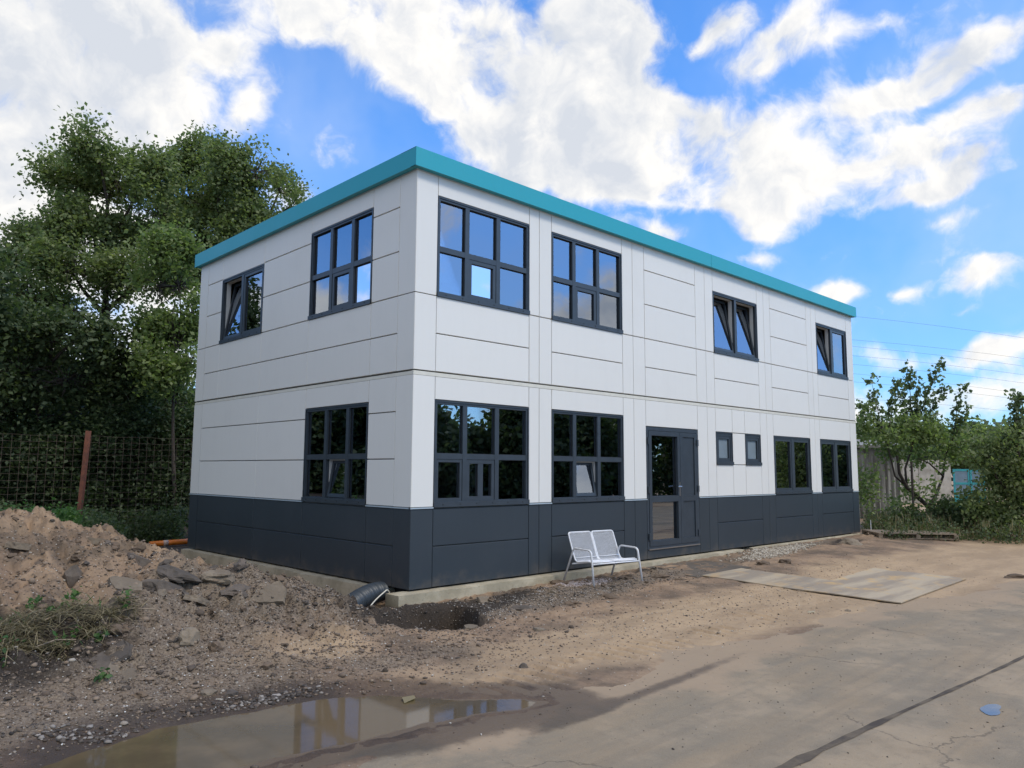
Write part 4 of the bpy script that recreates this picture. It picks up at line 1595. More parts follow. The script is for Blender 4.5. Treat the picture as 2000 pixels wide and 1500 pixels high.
D1 = 22.6
poplar('many-stemmed young poplar with upright shoots, right of the building', [
    ([(1816, 1015, D1), (1813, 990, D1), (1790, 968, D1), (1771, 952, D1 - .1), (1757, 925, D1 - .2), (1752, 890, D1 - .2)], .085, .035),
    ([(1813, 990, D1), (1826, 972, D1 + .2), (1842, 930, D1 + .4), (1846, 890, D1 + .5)], .06, .025),
    ([(1771, 952, D1), (1768, 915, D1 + .1), (1782, 872, D1 + .2), (1784, 820, D1 + .2)], .04, .02),
    ([(1771, 950, D1), (1748, 930, D1 - .3), (1736, 880, D1 - .4), (1722, 830, D1 - .5)], .035, .018),
    ([(1842, 930, D1 + .3), (1815, 905, D1 + .2), (1793, 895, D1)], .03, .012),
    ([(1846, 890, D1 + .4), (1870, 840, D1 + .4)], .025, .012)],
    [(1730, 850, 40, 26, D1 - .3, 60), (1770, 835, 45, 26, D1, 80), (1815, 850, 50, 30, D1 + .3, 90), (1855, 865, 36, 26, D1 + .3, 60), (1705, 872, 26, 18, D1 - .5, 24), (1750, 878, 30, 18, D1, 26),
     (1820, 890, 34, 22, D1 + .3, 40), (1855, 890, 22, 18, D1 + .3, 16), (1692, 930, 18, 22, D1 - .6, 14), (1690, 800, 16, 8, D1 - .6, 9), (1690, 835, 16, 12, D1 - .6, 14),
     (1800, 955, 24, 16, D1, 24), (1820, 980, 26, 18, D1, 24), (1690, 965, 14, 20, D1 - .6, 16), (1745, 985, 22, 14, D1, 14)],
    base_at(1816, D1), 'leafB', 51, lsz=.095,
    shoots=[[(1722, 840, D1 - .5), (1712, 790, D1 - .5), (1700, 735, D1 - .5)], [(1736, 840, D1 - .3), (1745, 785, D1 - .3), (1754, 738, D1 - .3)], [(1780, 820, D1), (1778, 770, D1), (1771, 718, D1)], [(1795, 820, D1), (1812, 770, D1), (1838, 706, D1)],
            [(1810, 830, D1 + .3), (1822, 790, D1 + .3), (1852, 752, D1 + .3)], [(1862, 850, D1 + .4), (1868, 805, D1 + .4), (1884, 752, D1 + .4)], [(1866, 850, D1 + .4), (1886, 815, D1 + .4), (1894, 800, D1 + .4)],
            [(1725, 850, D1 - .5), (1700, 815, D1 - .5), (1680, 795, D1 - .5)], [(1780, 830, D1), (1765, 790, D1), (1752, 752, D1)], [(1790, 830, D1), (1792, 780, D1), (1786, 735, D1)]])
D2 = 20.5
poplar('dense leafy young tree at the right edge of the picture', [
    ([(1990, 1050, D2), (1985, 980, D2), (1990, 900, D2), (1985, 820, D2)], .07, .03),
    ([(1985, 980, D2), (1945, 930, D2), (1930, 890, D2)], .035, .015),
    ([(1990, 950, D2), (2050, 900, D2), (2060, 820, D2)], .04, .02)],
    [(1990, 880, 50, 36, D2, 110), (1950, 900, 44, 34, D2 + .2, 80), (1985, 930, 45, 34, D2, 90), (1955, 950, 28, 26, D2, 34), (2030, 860, 50, 50, D2, 90), (2040, 940, 50, 50, D2, 70), (1925, 870, 22, 12, D2 + .3, 14),
     (1985, 985, 44, 30, D2, 80), (1930, 985, 40, 22, D2, 44), (1900, 975, 26, 14, D2, 18), (1960, 1015, 50, 20, D2, 60), (1985, 840, 24, 18, D2, 24), (1915, 1010, 30, 16, D2, 22)],
    base_at(1990, D2), 'leafA', 52, lsz=.095,
    shoots=[[(1988, 850, D2), (1985, 800, D2), (1978, 757, D2)], [(1992, 850, D2), (1998, 810, D2), (1996, 770, D2)], [(2010, 850, D2), (2030, 790, D2), (2040, 740, D2)]])
# thin dark stake beside the poplar
mb = MB()
q0 = base_at(1784, 22.0)
q1 = at(1780, 902, 22.0)
mb.tube([q0 - Vector((0, 0, .2)), q1], .035, 6)
tag(mb.build('stake', M['bark']), 'thin dark upright stake in front of the young poplar', 'stake')
# far hedge, bushes and trees beyond the yard
far = [(1640, 860, 60, 30, 55), (1900, 872, 40, 24, 60), (1950, 868, 50, 26, 58), (2010, 866, 50, 26, 62), (2080, 860, 60, 34, 60), (1895, 850, 14, 14, 75)]
fl = ['far bush just beyond the right end of the roof line', 'far rounded bush beyond the teal gate', 'far bush left of the lamp post', 'far bush at the foot of the lamp post', 'far bush beyond the right edge tree', 'far dark tree top standing over the distant bushes']
for i, (px, py, rx, ry, dd) in enumerate(far):
    tree(fl[i], base_at(px, dd), pb([(px, py, rx, ry), (px - rx * .6, py + ry * .6, rx * .6, ry * .7), (px + rx * .6, py + ry * .7, rx * .6, ry * .7), (px, py + ry * 1.1, rx, ry * .7)], dd, 1, 60 + i), 150, 26, .30, 'leafD' if i in (0, 5) else 'leafA', cat='bush', group='distant bushes',
         trunk_r=.15, seed=60 + i, spread=.5, name='bush', limbs=False)
o = foliage('far_hedge', np.array([tuple(at(px, random.uniform(872, 905), random.uniform(62, 80))) for px in np.linspace(1560, 2500, 520)]), np.full(520, .8), 26, .45, M['leafD'], seed=71)
o['kind'] = 'stuff'
# weeds along the yard edge
cs = []
for _ in range(1100):
    px = random.uniform(1690, 2120)
    dd = random.uniform(19.0, 24.5) if px > 1730 else random.uniform(21, 24)
    q = at(px, 1000, dd)
    cs.append((q.x, q.y, gz(q.x, q.y) + random.random() ** 2 * .42))
o = foliage('ground_cover', np.array(cs), np.full(len(cs), .10), 16, .045, M['leafD'], seed=72)
o['kind'] = 'stuff'
o = blades('tall_grass', cs[:700], 3600, .26, .013, M['drygrass'], None, 73)
o['kind'] = 'stuff'
# low bushes at right edge
for i, (px, py, dd, sz) in enumerate([(1850, 1000, 22, 28), (1900, 1005, 21, 30), (1770, 1015, 21.5, 22)]):
    tree(['low green bush under the young poplar, right of its trunk', 'low green bush between the two young trees', 'low green bush at the foot of the thin stake'][i], base_at(px, dd), pb([(px, py, sz * 1.3, sz * .8), (px + sz, py + 8, sz, sz * .6)], dd, .3, 80 + i),
         90, 30, .07, 'leafD', cat='bush', trunk_r=.02, seed=80 + i, spread=.16, name='low_bush')

# lamp post far away
lp = at(1972, 950, 80)
lp.z = -.1
lamp = empty('street_lamp', lp)
tag(lamp, 'distant street lamp with flat twin head above the bushes at right', 'street lamp')
ht = at(1972, 826, 80).z + .1
MB().tube([(0, 0, 0), (0, 0, ht)], .09, 6).build('pole', M['lampm'], lamp)
mb = MB()
a = Vector(AR) * 1.0
mb.tube([(-a.x * .8, -a.y * .8, ht), (a.x * .5, a.y * .5, ht)], .06, 4)
mb.build('arm', M['lampm'], lamp)
for s in (-.8, .5):
    MB().box((a.x * s - .35, a.y * s - .35, ht - .08), (a.x * s + .35, a.y * s + .35, ht + .10)).build('lamp_head', M['lampm'], lamp)

for i, (y0, y1) in enumerate([(618, 660), (664, 700), (677, 715), (695, 732), (712, 748), (730, 769), (746, 781), (778, 806), (826, 838)]):
    dd = 95 + i * 1.5
    pts_ = []
    for k in range(13):
        t = k / 12
        px = 1300 + 1100 * t
        tt = (px - 1670) / 330
        q = at(px, y0 + (y1 - y0) * tt + 9 * ((tt - .5) ** 2 - .25), dd)
        pts_.append(q)
    nth = ['topmost', 'second', 'third', 'fourth', 'fifth', 'sixth', 'seventh', 'eighth', 'lowest'][i]
    tag(MB().tube(pts_, .013, 4, cap=False).build('power_line', M['powerline']), nth + ' of the thin power lines crossing the sky at right', 'power line', 'power lines crossing the sky')

# ------------------------------------------------------------------ bench
def round_path(P_, rad, n=4):
    """polyline with rounded corners"""
    P_ = [Vector(p_) for p_ in P_]
    out = [P_[0]]
    for i in range(1, len(P_) - 1):
        a, b, c = P_[i - 1], P_[i], P_[i + 1]
        u, v = (a - b).normalized(), (c - b).normalized()
        rr = min(rad, (a - b).length * .45, (c - b).length * .45)
        s, e = b + u * rr, b + v * rr
        for k in range(n + 1):
            t = k / n
            out.append(s.lerp(b, t).lerp(b.lerp(e, t), t))
    out.append(P_[-1])
    return out


B1, B2, B3, B4 = (2.87, -.24), (2.70, -.93), (3.60, -1.10), (3.86, -.35)      # rear left, front left, front right, rear right feet
bc = ((B1[0] + B4[0] + B2[0] + B3[0]) / 4, (B1[1] + B4[1] + B2[1] + B3[1]) / 4)
brz = math.atan2(B3[1] - B2[1], B3[0] - B2[0])
bench = empty('garden_bench', (bc[0], bc[1], gz(*bc) + .0), brz * .9)
bench.scale = (.95, .95, .84)
tag(bench, 'white metal two-seat garden bench with mesh backs standing on the dirt', 'bench')
HWd = .50
gx = {}
for sx in (-1, 1):
    mb = MB()
    fpath = round_path([(sx * (HWd + .02), -.36, -.02), (sx * HWd, -.27, .62), (sx * HWd, .16, .63), (sx * (HWd + .02), .42, -.02)], .07)
    mb.tube(fpath, .0165, 8)
    mb.build('side_frame', M['benchm'], bench, True)
mb = MB()
mb.tube([(-HWd, -.30, .385), (HWd, -.30, .385)], .014, 8).tube([(-HWd, .20, .345), (HWd, .20, .345)], .014, 8)
mb.build('cross_bar', M['benchm'], bench, True)
for s in (-1, 1):
    x0, x1 = (s * .5 - .5) * .98 + .012 * (s > 0), (s * .5 + .5) * .98 - .012 * (s < 0)
    x0, x1 = (-.485, -.012) if s < 0 else (.012, .485)
    prof = [(-.27, .41), (-.20, .425), (.06, .385), (.13, .40), (.17, .47), (.33, .90)]
    prof = [Vector((0, y, z)) for y, z in prof]
    pr = round_path(prof, .05, 3)
    left = [Vector((x0, p_.y, p_.z)) for p_ in pr]
    right = [Vector((x1, p_.y, p_.z)) for p_ in pr]
    # shell frame: front edge, sides, rounded top
    loop = round_path([left[0] + Vector((.0, 0, 0))] + left[1:] + right[::-1], .045, 4)
    mb = MB()
    mb.tube(loop + [loop[0]], .0125, 7)
    mb.tube([(x0, .155, .455), (x1, .155, .455)], .011, 6)
    mb.build('seat_frame', M['benchm'], bench, True)
    mb = MB()
    # perforated mesh: fine cross wires
    tot = [0]
    for a, b in zip(pr[:-1], pr[1:]):
        tot.append(tot[-1] + (b - a).length)

    def onp(d):
        for i in range(len(pr) - 1):
            if tot[i + 1] >= d:
                t = (d - tot[i]) / (tot[i + 1] - tot[i])
                return pr[i].lerp(pr[i + 1], t)
        return pr[-1]
    nn = int(tot[-1] / .018)
    for k in range(1, nn):
        q = onp(tot[-1] * k / nn)
        mb.tube([(x0 + .01, q.y, q.z), (x1 - .01, q.y, q.z)], .0042, 4, cap=False)
    for k in range(1, 20):
        x = x0 + (x1 - x0) * k / 20
        mb.tube([(x, p_.y, p_.z) for p_ in pr], .0022, 3, cap=False)
    mb.build('seat_mesh', M['benchm'], bench, recalc=False)['kind'] = 'stuff'

# ------------------------------------------------------------------ pallet
def plank(name, par, a, b, m, jit=.002):
    mb = MB().box(a, b)
    mb.v = [(x + random.uniform(-jit, jit), y + random.uniform(-jit, jit), z + random.uniform(-jit, jit)) for x, y, z in mb.v]
    return mb.build(name, M[m], par)


pc1, pc2, pc3 = gr(1692, 1043, .03), gr(1820, 1052, .03), gr(1790, 1062, .03)
pal = empty('wooden_pallet', (14.95, -1.15, gz(14.9, -1.2)), math.radians(-50))
tag(pal, 'weathered wooden pallet lying on the mud by the far corner', 'pallet')
for k in range(7):
    y = -.6 + k * .177
    plank('deck_board', pal, (-.95, y, .118), (.95, y + .135, .140), 'wood')
for x in (-.95, -.05, .85):
    plank('stringer_board', pal, (x, -.6, .096), (x + .1, .6, .117), 'wood')
    for y in (-.6, -.07, .46):
        plank('block', pal, (x, y, .022), (x + .1, y + .14, .095), 'wood')
for y in (-.6, -.07, .46):
    plank('bottom_board', pal, (-.95, y, .0), (.95, y + .14, .021), 'wood')
mb = MB()
mb.tube([Vector((14.95, -.22, -.1)), Vector((14.93, -.22, .32))], .012, 6)
tag(mb.build('marker_stick', M['wpvc']), 'thin white stick standing at the far foot of the building', 'stick')

# ------------------------------------------------------------------ steel sheets on the ground
def plate_mat(name, c1, c2, c3):
    m, t, p = new_mat(name)
    g = t.new('ShaderNodeNewGeometry')
    mp = t.new('ShaderNodeMapping')
    mp.inputs['Rotation'].default_value = (0, 0, math.radians(50))
    mp.inputs['Scale'].default_value = (.35, 2.4, 1)
    t.link(g.outputs['Position'], mp.inputs['Vector'])
    n = t.noise(mp.outputs[0], 1.2, 6, .6)
    n2 = t.noise(g.outputs['Position'], 3, 7, .65)
    c = t.mixc(t.ss(n.outputs['Fac'], .40, .60), c1, c2)
    c = t.mixc(t.ss(n2.outputs['Fac'], .5, .68, 0, .7), c, c3)
    c = t.mixc(t.ss(t.noise(g.outputs['Position'], 25, 5, .7).outputs['Fac'], .55, .75, 0, .5), c, tuple(x * .5 for x in c3))
    t.link(c, p.inputs['Base Color'])
    p.inputs['Roughness'].default_value = .9
    p.inputs['Specular IOR Level'].default_value = .2
    return m


M['plateA'] = plate_mat('muddy_sheet_grey', (.40, .33, .24), (.27, .225, .175), (.46, .31, .16))
M['plateB'] = plate_mat('muddy_sheet_ochre', (.42, .345, .25), (.29, .24, .185), (.54, .35, .15))
M['mat_dark'] = plate_mat('dark_rubber', (.10, .085, .07), (.13, .11, .09), (.16, .13, .10))


def plate(name, pxs, m, label, cat, lift, th=.014, warp=.012):
    c4 = [hit_ground(a, b) for a, b in pxs]
    n_ = 10
    vs, fs = [], []
    for lay in (0, 1):
        for i in range(n_ + 1):
            for j in range(n_ + 1):
                u, v = i / n_, j / n_
                q = c4[0].lerp(c4[1], u).lerp(c4[3].lerp(c4[2], u), v)
                base_ = q.z + lift + warp * math.sin(u * 4 + v * 3) * math.sin(v * 5)
                vs.append((q.x, q.y, base_ - (th if lay else 0)))
    g = lambda l, i, j: l * (n_ + 1) ** 2 + i * (n_ + 1) + j
    for i in range(n_):
        for j in range(n_):
            fs.append((g(0, i, j), g(0, i + 1, j), g(0, i + 1, j + 1), g(0, i, j + 1)))
            fs.append((g(1, i, j), g(1, i, j + 1), g(1, i + 1, j + 1), g(1, i + 1, j)))
    for i in range(n_):
        for a, b in (((i, 0), (i + 1, 0)), ((i, n_), (i + 1, n_)), ((0, i), (0, i + 1)), ((n_, i), (n_, i + 1))):
            fs.append((g(0, *a), g(0, *b), g(1, *b), g(1, *a)))
    return tag(MB().add(vs, fs).build(name, M[m]), label, cat)


plate('ground_sheet', [(1370, 1126), (1448, 1112), (1626, 1136), (1562, 1154)], 'plateA', 'grey muddy sheet lying on the dirt, nearer the door of the two pale sheets', 'ground sheet', .022, .014, .004)
plate('ground_sheet', [(1563, 1155), (1707, 1112), (1888, 1133), (1760, 1181)], 'plateB', 'ochre-streaked muddy sheet lying on the dirt, farther right of the two pale sheets', 'ground sheet', .030, .014, .004)
plate('rubber_mat', [(1253, 1108), (1378, 1096), (1468, 1109), (1362, 1129)], 'mat_dark', 'dark flat mat on the ground in front of the door', 'mat', .014, .012, .003)

# ------------------------------------------------------------------ pipes and cable
def rib_tube(P_, r, amp, pitch, name, m, par=None, seg=20):
    P_ = [Vector(p_) for p_ in P_]
    path = []
    for i in range(len(P_) - 1):
        a, b = P_[i], P_[i + 1]
        k = max(1, int((b - a).length / (pitch / 4)))
        for j in range(k):
            path.append(a.lerp(b, j / k))
    path.append(P_[-1])
    L_, rs_ = 0, []
    for i, q in enumerate(path):
        if i:
            L_ += (q - path[i - 1]).length
        rs_.append(r + amp * (1 if (L_ / pitch) % 1 < .5 else -1))
    mb = MB()
    mb.tube(path, 0, seg, cap=False, rs=rs_)
    mb.tube(path, 0, seg, cap=False, rs=[x - .012 for x in rs_])
    return mb.build(name, m, par, True, recalc=False)


def bez(a, b, c, d, n=14):
    a, b, c, d = map(Vector, (a, b, c, d))
    return [a * (1 - t) ** 3 + b * 3 * t * (1 - t) ** 2 + c * 3 * t * t * (1 - t) + d * t ** 3 for t in [i / n for i in range(n + 1)]]


D0 = np.array([x for x in (0,)])
hp = bez(at(744, 1155, 10.3), at(720, 1157, 10.05), at(694, 1172, 9.65), at(662, 1202, 9.1))
hp = [q for q in hp]
ho = empty('corrugated_hose', hp[0])
tag(ho, 'black ribbed drain hose sticking out at the near foot of the building', 'drain hose')
rib_tube([q - hp[0] for q in hp], (.116), .014, .050, 'ribbed_tube', M['hose'], ho)
MB().tube([Vector((0, 0, 0)), (hp[2] - hp[0]) * .5], .10, 14).build('inside_shade_plug', M['gasket_void'], ho)  # black plug stands in for the shade inside the hose
cpt = bez(at(764, 1172, 10.2), at(760, 1150, 10.1), at(756, 1150, 10.05), at(752, 1155, 10.0), 8) + bez(at(752, 1155, 10.0), at(728, 1175, 9.8), at(720, 1186, 9.5), at(711, 1208, 9.15), 10)[1:]
tag(MB().tube(cpt, .0085, 6).build('cable', M['cable'], None, True), 'thin cream cable hanging from the hose opening into the pit', 'cable')

op = empty('orange_drain_pipe', at(335, 1060, 17.3))
tag(op, 'orange plastic drain pipe lying behind the far left corner of the building', 'pipe')
O_ = op.location
a, b = at(292, 1063, 17.0) - O_, at(385, 1056, 17.6) - O_
MB().tube([a, b], .062, 16).build('pipe_barrel', M['orange'], op, True)
m_ = a.lerp(b, .33)
MB().tube([m_ - (b - a).normalized() * .05, m_ + (b - a).normalized() * .05], .066, 16).build('pipe_label', mat('faded_print_band', (.55, .40, .33), .5), op, True)
a, b = at(312, 1074, 16.3), at(368, 1077, 16.6)
tag(MB().tube([a, b], .02, 6).build('batten', M['wood']), 'thin pale batten lying under the orange pipe', 'batten')

# ------------------------------------------------------------------ lumps, slabs and stones
def rock_mesh(name, sx, sy, sz, seed, sub=2, rough=.25, slab=False):
    r = np.random.default_rng(seed)
    bm = bmesh.new()
    if slab:
        n_ = r.integers(5, 8)
        an = np.sort(r.uniform(0, 2 * math.pi, n_) * .5 + np.arange(n_) * math.pi / n_ * 1.0 * 1.0)
        an = (np.arange(n_) + r.uniform(-.3, .3, n_)) * 2 * math.pi / n_
        rr = r.uniform(.7, 1.15, n_)
        bot = [bm.verts.new((math.cos(a) * q * sx, math.sin(a) * q * sy, -sz)) for a, q in zip(an, rr)]
        top = [bm.verts.new((math.cos(a) * q * sx * .93, math.sin(a) * q * sy * .93, sz + r.uniform(-.15, .15) * sz)) for a, q in zip(an, rr)]
        bm.faces.new(bot[::-1])
        bm.faces.new(top)
        for i in range(n_):
            j = (i + 1) % n_
            bm.faces.new([bot[i], bot[j], top[j], top[i]])
        bmesh.ops.triangulate(bm, faces=bm.faces)
        bmesh.ops.subdivide_edges(bm, edges=bm.edges, cuts=2, use_grid_fill=True)
        for v in bm.verts:
            v.co += Vector(r.normal(0, 1, 3)) * min(sx, sy) * .022
    else:
        bmesh.ops.create_icosphere(bm, subdivisions=sub, radius=1)
        off = r.uniform(-50, 50, 3)
        from mathutils import noise as mn
        pl = [Vector(r.normal(0, 1, 3)).normalized() for _ in range(6)]
        for v in bm.verts:
            for q in pl:
                dd = v.co.dot(q) - .72
                if dd > 0:
                    v.co -= q * dd * .9
            k = 1 + rough * mn.fractal(v.co * 1.6 + Vector(off), 1.0, 2.0, 4)
            v.co = Vector((v.co.x * sx, v.co.y * sy, v.co.z * sz)) * k
    me = bpy.data.meshes.new(name)
    bm.to_mesh(me)
    bm.free()
    return me


# px, py, depth hint from ground, size, slab?, tilt, material, name, label, category
RK = [
    (527, 1163, .21, .15, .030, 1, (38, -12, 20), 'stone', 'concrete_slab', 'largest tan concrete slab leaning on the gravel heap below the dark wall'),
    (385, 1174, .17, .10, .03, 1, (-10, 22, 40), 'stone', 'concrete_slab', 'flat tan slab half way down the heap, left of the largest slab'),
    (246, 1143, .18, .12, .03, 1, (20, 18, -20), 'stone', 'concrete_slab', 'pointed tan slab near the black upright lump on the heap'),
    (232, 1186, .15, .11, .02, 1, (25, 5, 10), 'stone', 'concrete_slab', 'small oval slab lying flat under the pointed slab'),
    (190, 1060, .16, .10, .04, 1, (-14, 10, 10), 'stone', 'concrete_slab', 'grey slab edge showing high on the brown heap'),
    (40, 1068, .17, .12, .035, 1, (-12, 10, 10), 'stone', 'concrete_slab', 'grey slab at the upper left of the heap'),
    (210, 1290, .26, .14, .022, 1, (22, -25, 30), 'asphalt_lump', 'asphalt_slab', 'dark asphalt slab sliding down the heap beside the dug-up weeds'),
    (250, 1310, .20, .14, .022, 1, (30, -18, 70), 'stone', 'concrete_slab', 'cracked grey slab just right of the sliding asphalt slab'),
    (245, 1325, .15, .09, .02, 1, (20, -15, 10), 'stone', 'concrete_slab', 'lower piece of the cracked grey slab at the foot of the heap'),
    (143, 1128, .10, .07, .21, 0, (8, 6, 20), 'asphalt_lump', 'asphalt_lump', 'black lump of asphalt standing upright on the heap'),
    (275, 1098, .30, .10, .05, 1, (-18, 16, -25), 'asphalt_lump', 'asphalt_slab', 'long dark broken slab on the ridge below the orange pipe'),
    (320, 1145, .20, .12, .09, 0, (10, 20, 30), 'asphalt_lump', 'asphalt_lump', 'jagged dark asphalt lump in the middle of the heap'),
    (345, 1120, .22, .13, .08, 0, (0, 15, -20), 'asphalt_lump', 'asphalt_lump', 'wide dark asphalt lump on the ridge near the wall'),
    (425, 1125, .16, .13, .09, 0, (0, 0, 10), 'stone', 'rubble_lump', 'crumbling pale rubble lump at the crest before the dark wall'),
    (465, 1150, .18, .11, .07, 0, (15, 0, 40), 'asphalt_lump', 'asphalt_lump', 'dark asphalt lump with a pale side, left of the largest slab'),
    (395, 1172 + 8, .07, .06, .05, 0, (0, 0, 0), 'clod', 'earth_clod', 'small dark clod beside the flat tan slab'),
    (365, 1245, .12, .10, .10, 0, (10, 10, 0), 'stone', 'stone', 'rounded tan stone on the slope above the puddle'),
    (420, 1262, .08, .07, .06, 0, (0, 0, 50), 'clod', 'earth_clod', 'dark clod right of the rounded tan stone'),
    (408, 1352, .075, .06, .035, 0, (0, 0, 0), 'stone', 'stone', 'yellowish flat stone near the top edge of the puddle'),
    (450, 1354, .07, .06, .045, 0, (0, 0, 0), 'asphalt_lump', 'stone', 'dark round stone near the top edge of the puddle'),
    (418, 1367, .085, .025, .008, 1, (4, 0, -15), 'cable', 'wood_splinter', 'pale flat splinter lying by the puddle'),
    (668, 1142, .07, .06, .065, 0, (0, 0, 0), 'asphalt_lump', 'asphalt_lump', 'small dark lump leaning on the left foundation beam'),
    (870, 1163, .10, .085, .085, 0, (0, 0, 30), 'asphalt_lump', 'stone', 'dark rounded stone leaning on the foundation right of the near corner'),
    (890, 1172, .06, .05, .05, 0, (0, 0, 0), 'stone', 'stone', 'bluish grey stone beside the dark rounded one at the foundation'),
    (950, 1175, .15, .11, .022, 1, (30, 10, 15), 'stone', 'concrete_slab', 'tan slab tilted against the bank right of the pit'),
    (919, 1227, .12, .08, .026, 1, (6, 2, 10), 'stone', 'concrete_slab', 'flat pale slab on the right rim of the pit'),
    (1054, 1232, .095, .07, .026, 1, (4, 8, 20), 'stone', 'concrete_slab', 'flat pale slab alone on the sand below the bench'),
    (1023, 1302, .055, .045, .045, 0, (0, 0, 0), 'asphalt_lump', 'stone', 'single dark stone lying on the sandy strip'),
    (1090, 1135, .14, .08, .05, 0, (0, 0, 0), 'clod', 'earth_clod', 'brown clod of earth by the left rear leg of the bench'),
    (1190, 1165, .15, .09, .05, 0, (0, 0, 0), 'clod', 'earth_clod', 'dark clod of earth in front of the bench'),
    (1225, 1125, .17, .10, .08, 0, (0, 0, 20), 'clod', 'earth_clod', 'large dark clod of roots behind the right front leg of the bench'),
    (1290, 1125, .17, .09, .06, 0, (0, 0, 0), 'clod', 'earth_clod', 'dark clod right of the bench beside the mat'),
    (1120, 1178, .12, .07, .035, 0, (0, 0, 0), 'clod', 'earth_clod', 'low dark clod left of the one before the bench'),
    (1025, 1185, .20, .10, .035, 0, (0, 0, 0), 'asphalt_lump', 'asphalt_lump', 'long low dark lump on the bank below the second window'),
    (1330, 1133, .15, .06, .02, 1, (0, 5, 10), 'clod', 'earth_clod', 'flat dark clod at the lower corner of the dark mat'),
    (1490, 1099, .16, .09, .055, 0, (0, 0, 10), 'clod', 'earth_clod', 'black clod on the pale gravel right of the door'),
    (1533, 1095, .14, .10, .07, 0, (0, 0, 0), 'clod', 'earth_clod', 'dark clod with a yellow speck right of the pale gravel'),
    (1660, 1055, .30, .18, .14, 0, (0, 0, 0), 'stone', 'rubble_lump', 'heap of dark rubble beside the wooden pallet'),
    (1584, 1195, .07, .05, .03, 0, (0, 0, 0), 'conc', 'stone', 'light grey chip on the sand below the grey sheet'),
    (1656, 1192, .05, .04, .03, 0, (0, 0, 0), 'stone', 'stone', 'grey chip between the sandy strip and the ochre sheet'),
    (1985, 1125, .25, .12, .07, 0, (0, 0, 0), 'clod', 'earth_clod', 'dark clod lying at the right edge of the picture beside the road'),
]


for i, (px, py, sx, sy, sz, sl, tl, m, nm, lab) in enumerate(RK):
    q = hit_ground(px, py + (0 if sl else sz * 60))
    me = rock_mesh(nm, sx * (1.12 if i < 15 else .92), sy * (1.15 if i < 15 else 1), sz, 400 + i, 3 if sx > .1 else 2, .5 if m == 'clod' else .32, bool(sl))
    o = link(nm, me, M[m])
    o.location = (q.x, q.y, q.z + (.0 if not sl else .002))
    # slabs face the open side
    o.rotation_euler = (math.radians(tl[0]), math.radians(tl[1]), math.radians(tl[2]) - YAW * .8)
    tag(o, lab, {'concrete_slab': 'slab', 'asphalt_slab': 'slab', 'asphalt_lump': 'rubble lump', 'rubble_lump': 'rubble lump', 'earth_clod': 'clod', 'stone': 'stone', 'wood_splinter': 'splinter'}[nm])


# clods lying all over the heap, each its own lump
vm = [rock_mesh('earth_clod', 1, .8, .62, 500 + k, 2, .55) for k in range(7)]
for k, me in enumerate(vm):
    me.materials.append(M[('clod', 'asphalt_lump', 'stone', 'clod', 'asphalt_lump', 'clod', 'clod')[k]])
rk = random.Random(77)
for i in range(230):
    if i < 190:
        x, y = rk.gauss(-2.9, 1.25), rk.gauss(.5, 1.3)
    else:
        x, y = rk.gauss(2.2, 1.6), rk.gauss(-.75, .22)
    if (x > -.4 and y > -.2) or y < -2.1 or x < -6.5:
        continue
    s = min(.11, math.exp(rk.gauss(-3.15, .38)))
    if i >= 190:
        s *= .75
    o = bpy.data.objects.new('earth_clod', vm[rk.randrange(7)])
    col.objects.link(o)
    o.location = (x, y, gz(x, y) + s * .12)
    o.scale = (s, s * rk.uniform(.7, 1.1), s * rk.uniform(.6, 1))
    o.rotation_euler = (rk.uniform(-.4, .4), rk.uniform(-.4, .4), rk.uniform(0, 6.28))
    if i < 190:
        kd = {'earth_clod': 'brown earth', 'broken_asphalt': 'dark asphalt', 'broken_concrete': 'greyish tan'}[o.data.materials[0].name]
        wh = 'high on the brown crest of the spoil heap' if y > 1.2 and x < -2.3 else 'on the ridge beside the dark left wall' if x > -2.2 and y > -.2 else 'on the gravelly slope above the puddle' if x > -3.3 else 'low on the heap near the uprooted weeds' if y < .2 else 'half way up the middle of the spoil heap'
        sz_ = 'large' if s > .06 else 'fist-sized' if s > .04 else 'small'
        tag(o, sz_ + ' ' + kd + ' lump ' + wh, 'clod', 'lumps lying ' + wh)
    else:
        wh = 'left of the bench' if x < 2.4 else 'around the bench legs' if x < 4.1 else 'between the bench and the door mat'
        tag(o, 'small dark clod on the front bank ' + wh, 'clod', 'clods on the front bank ' + wh)


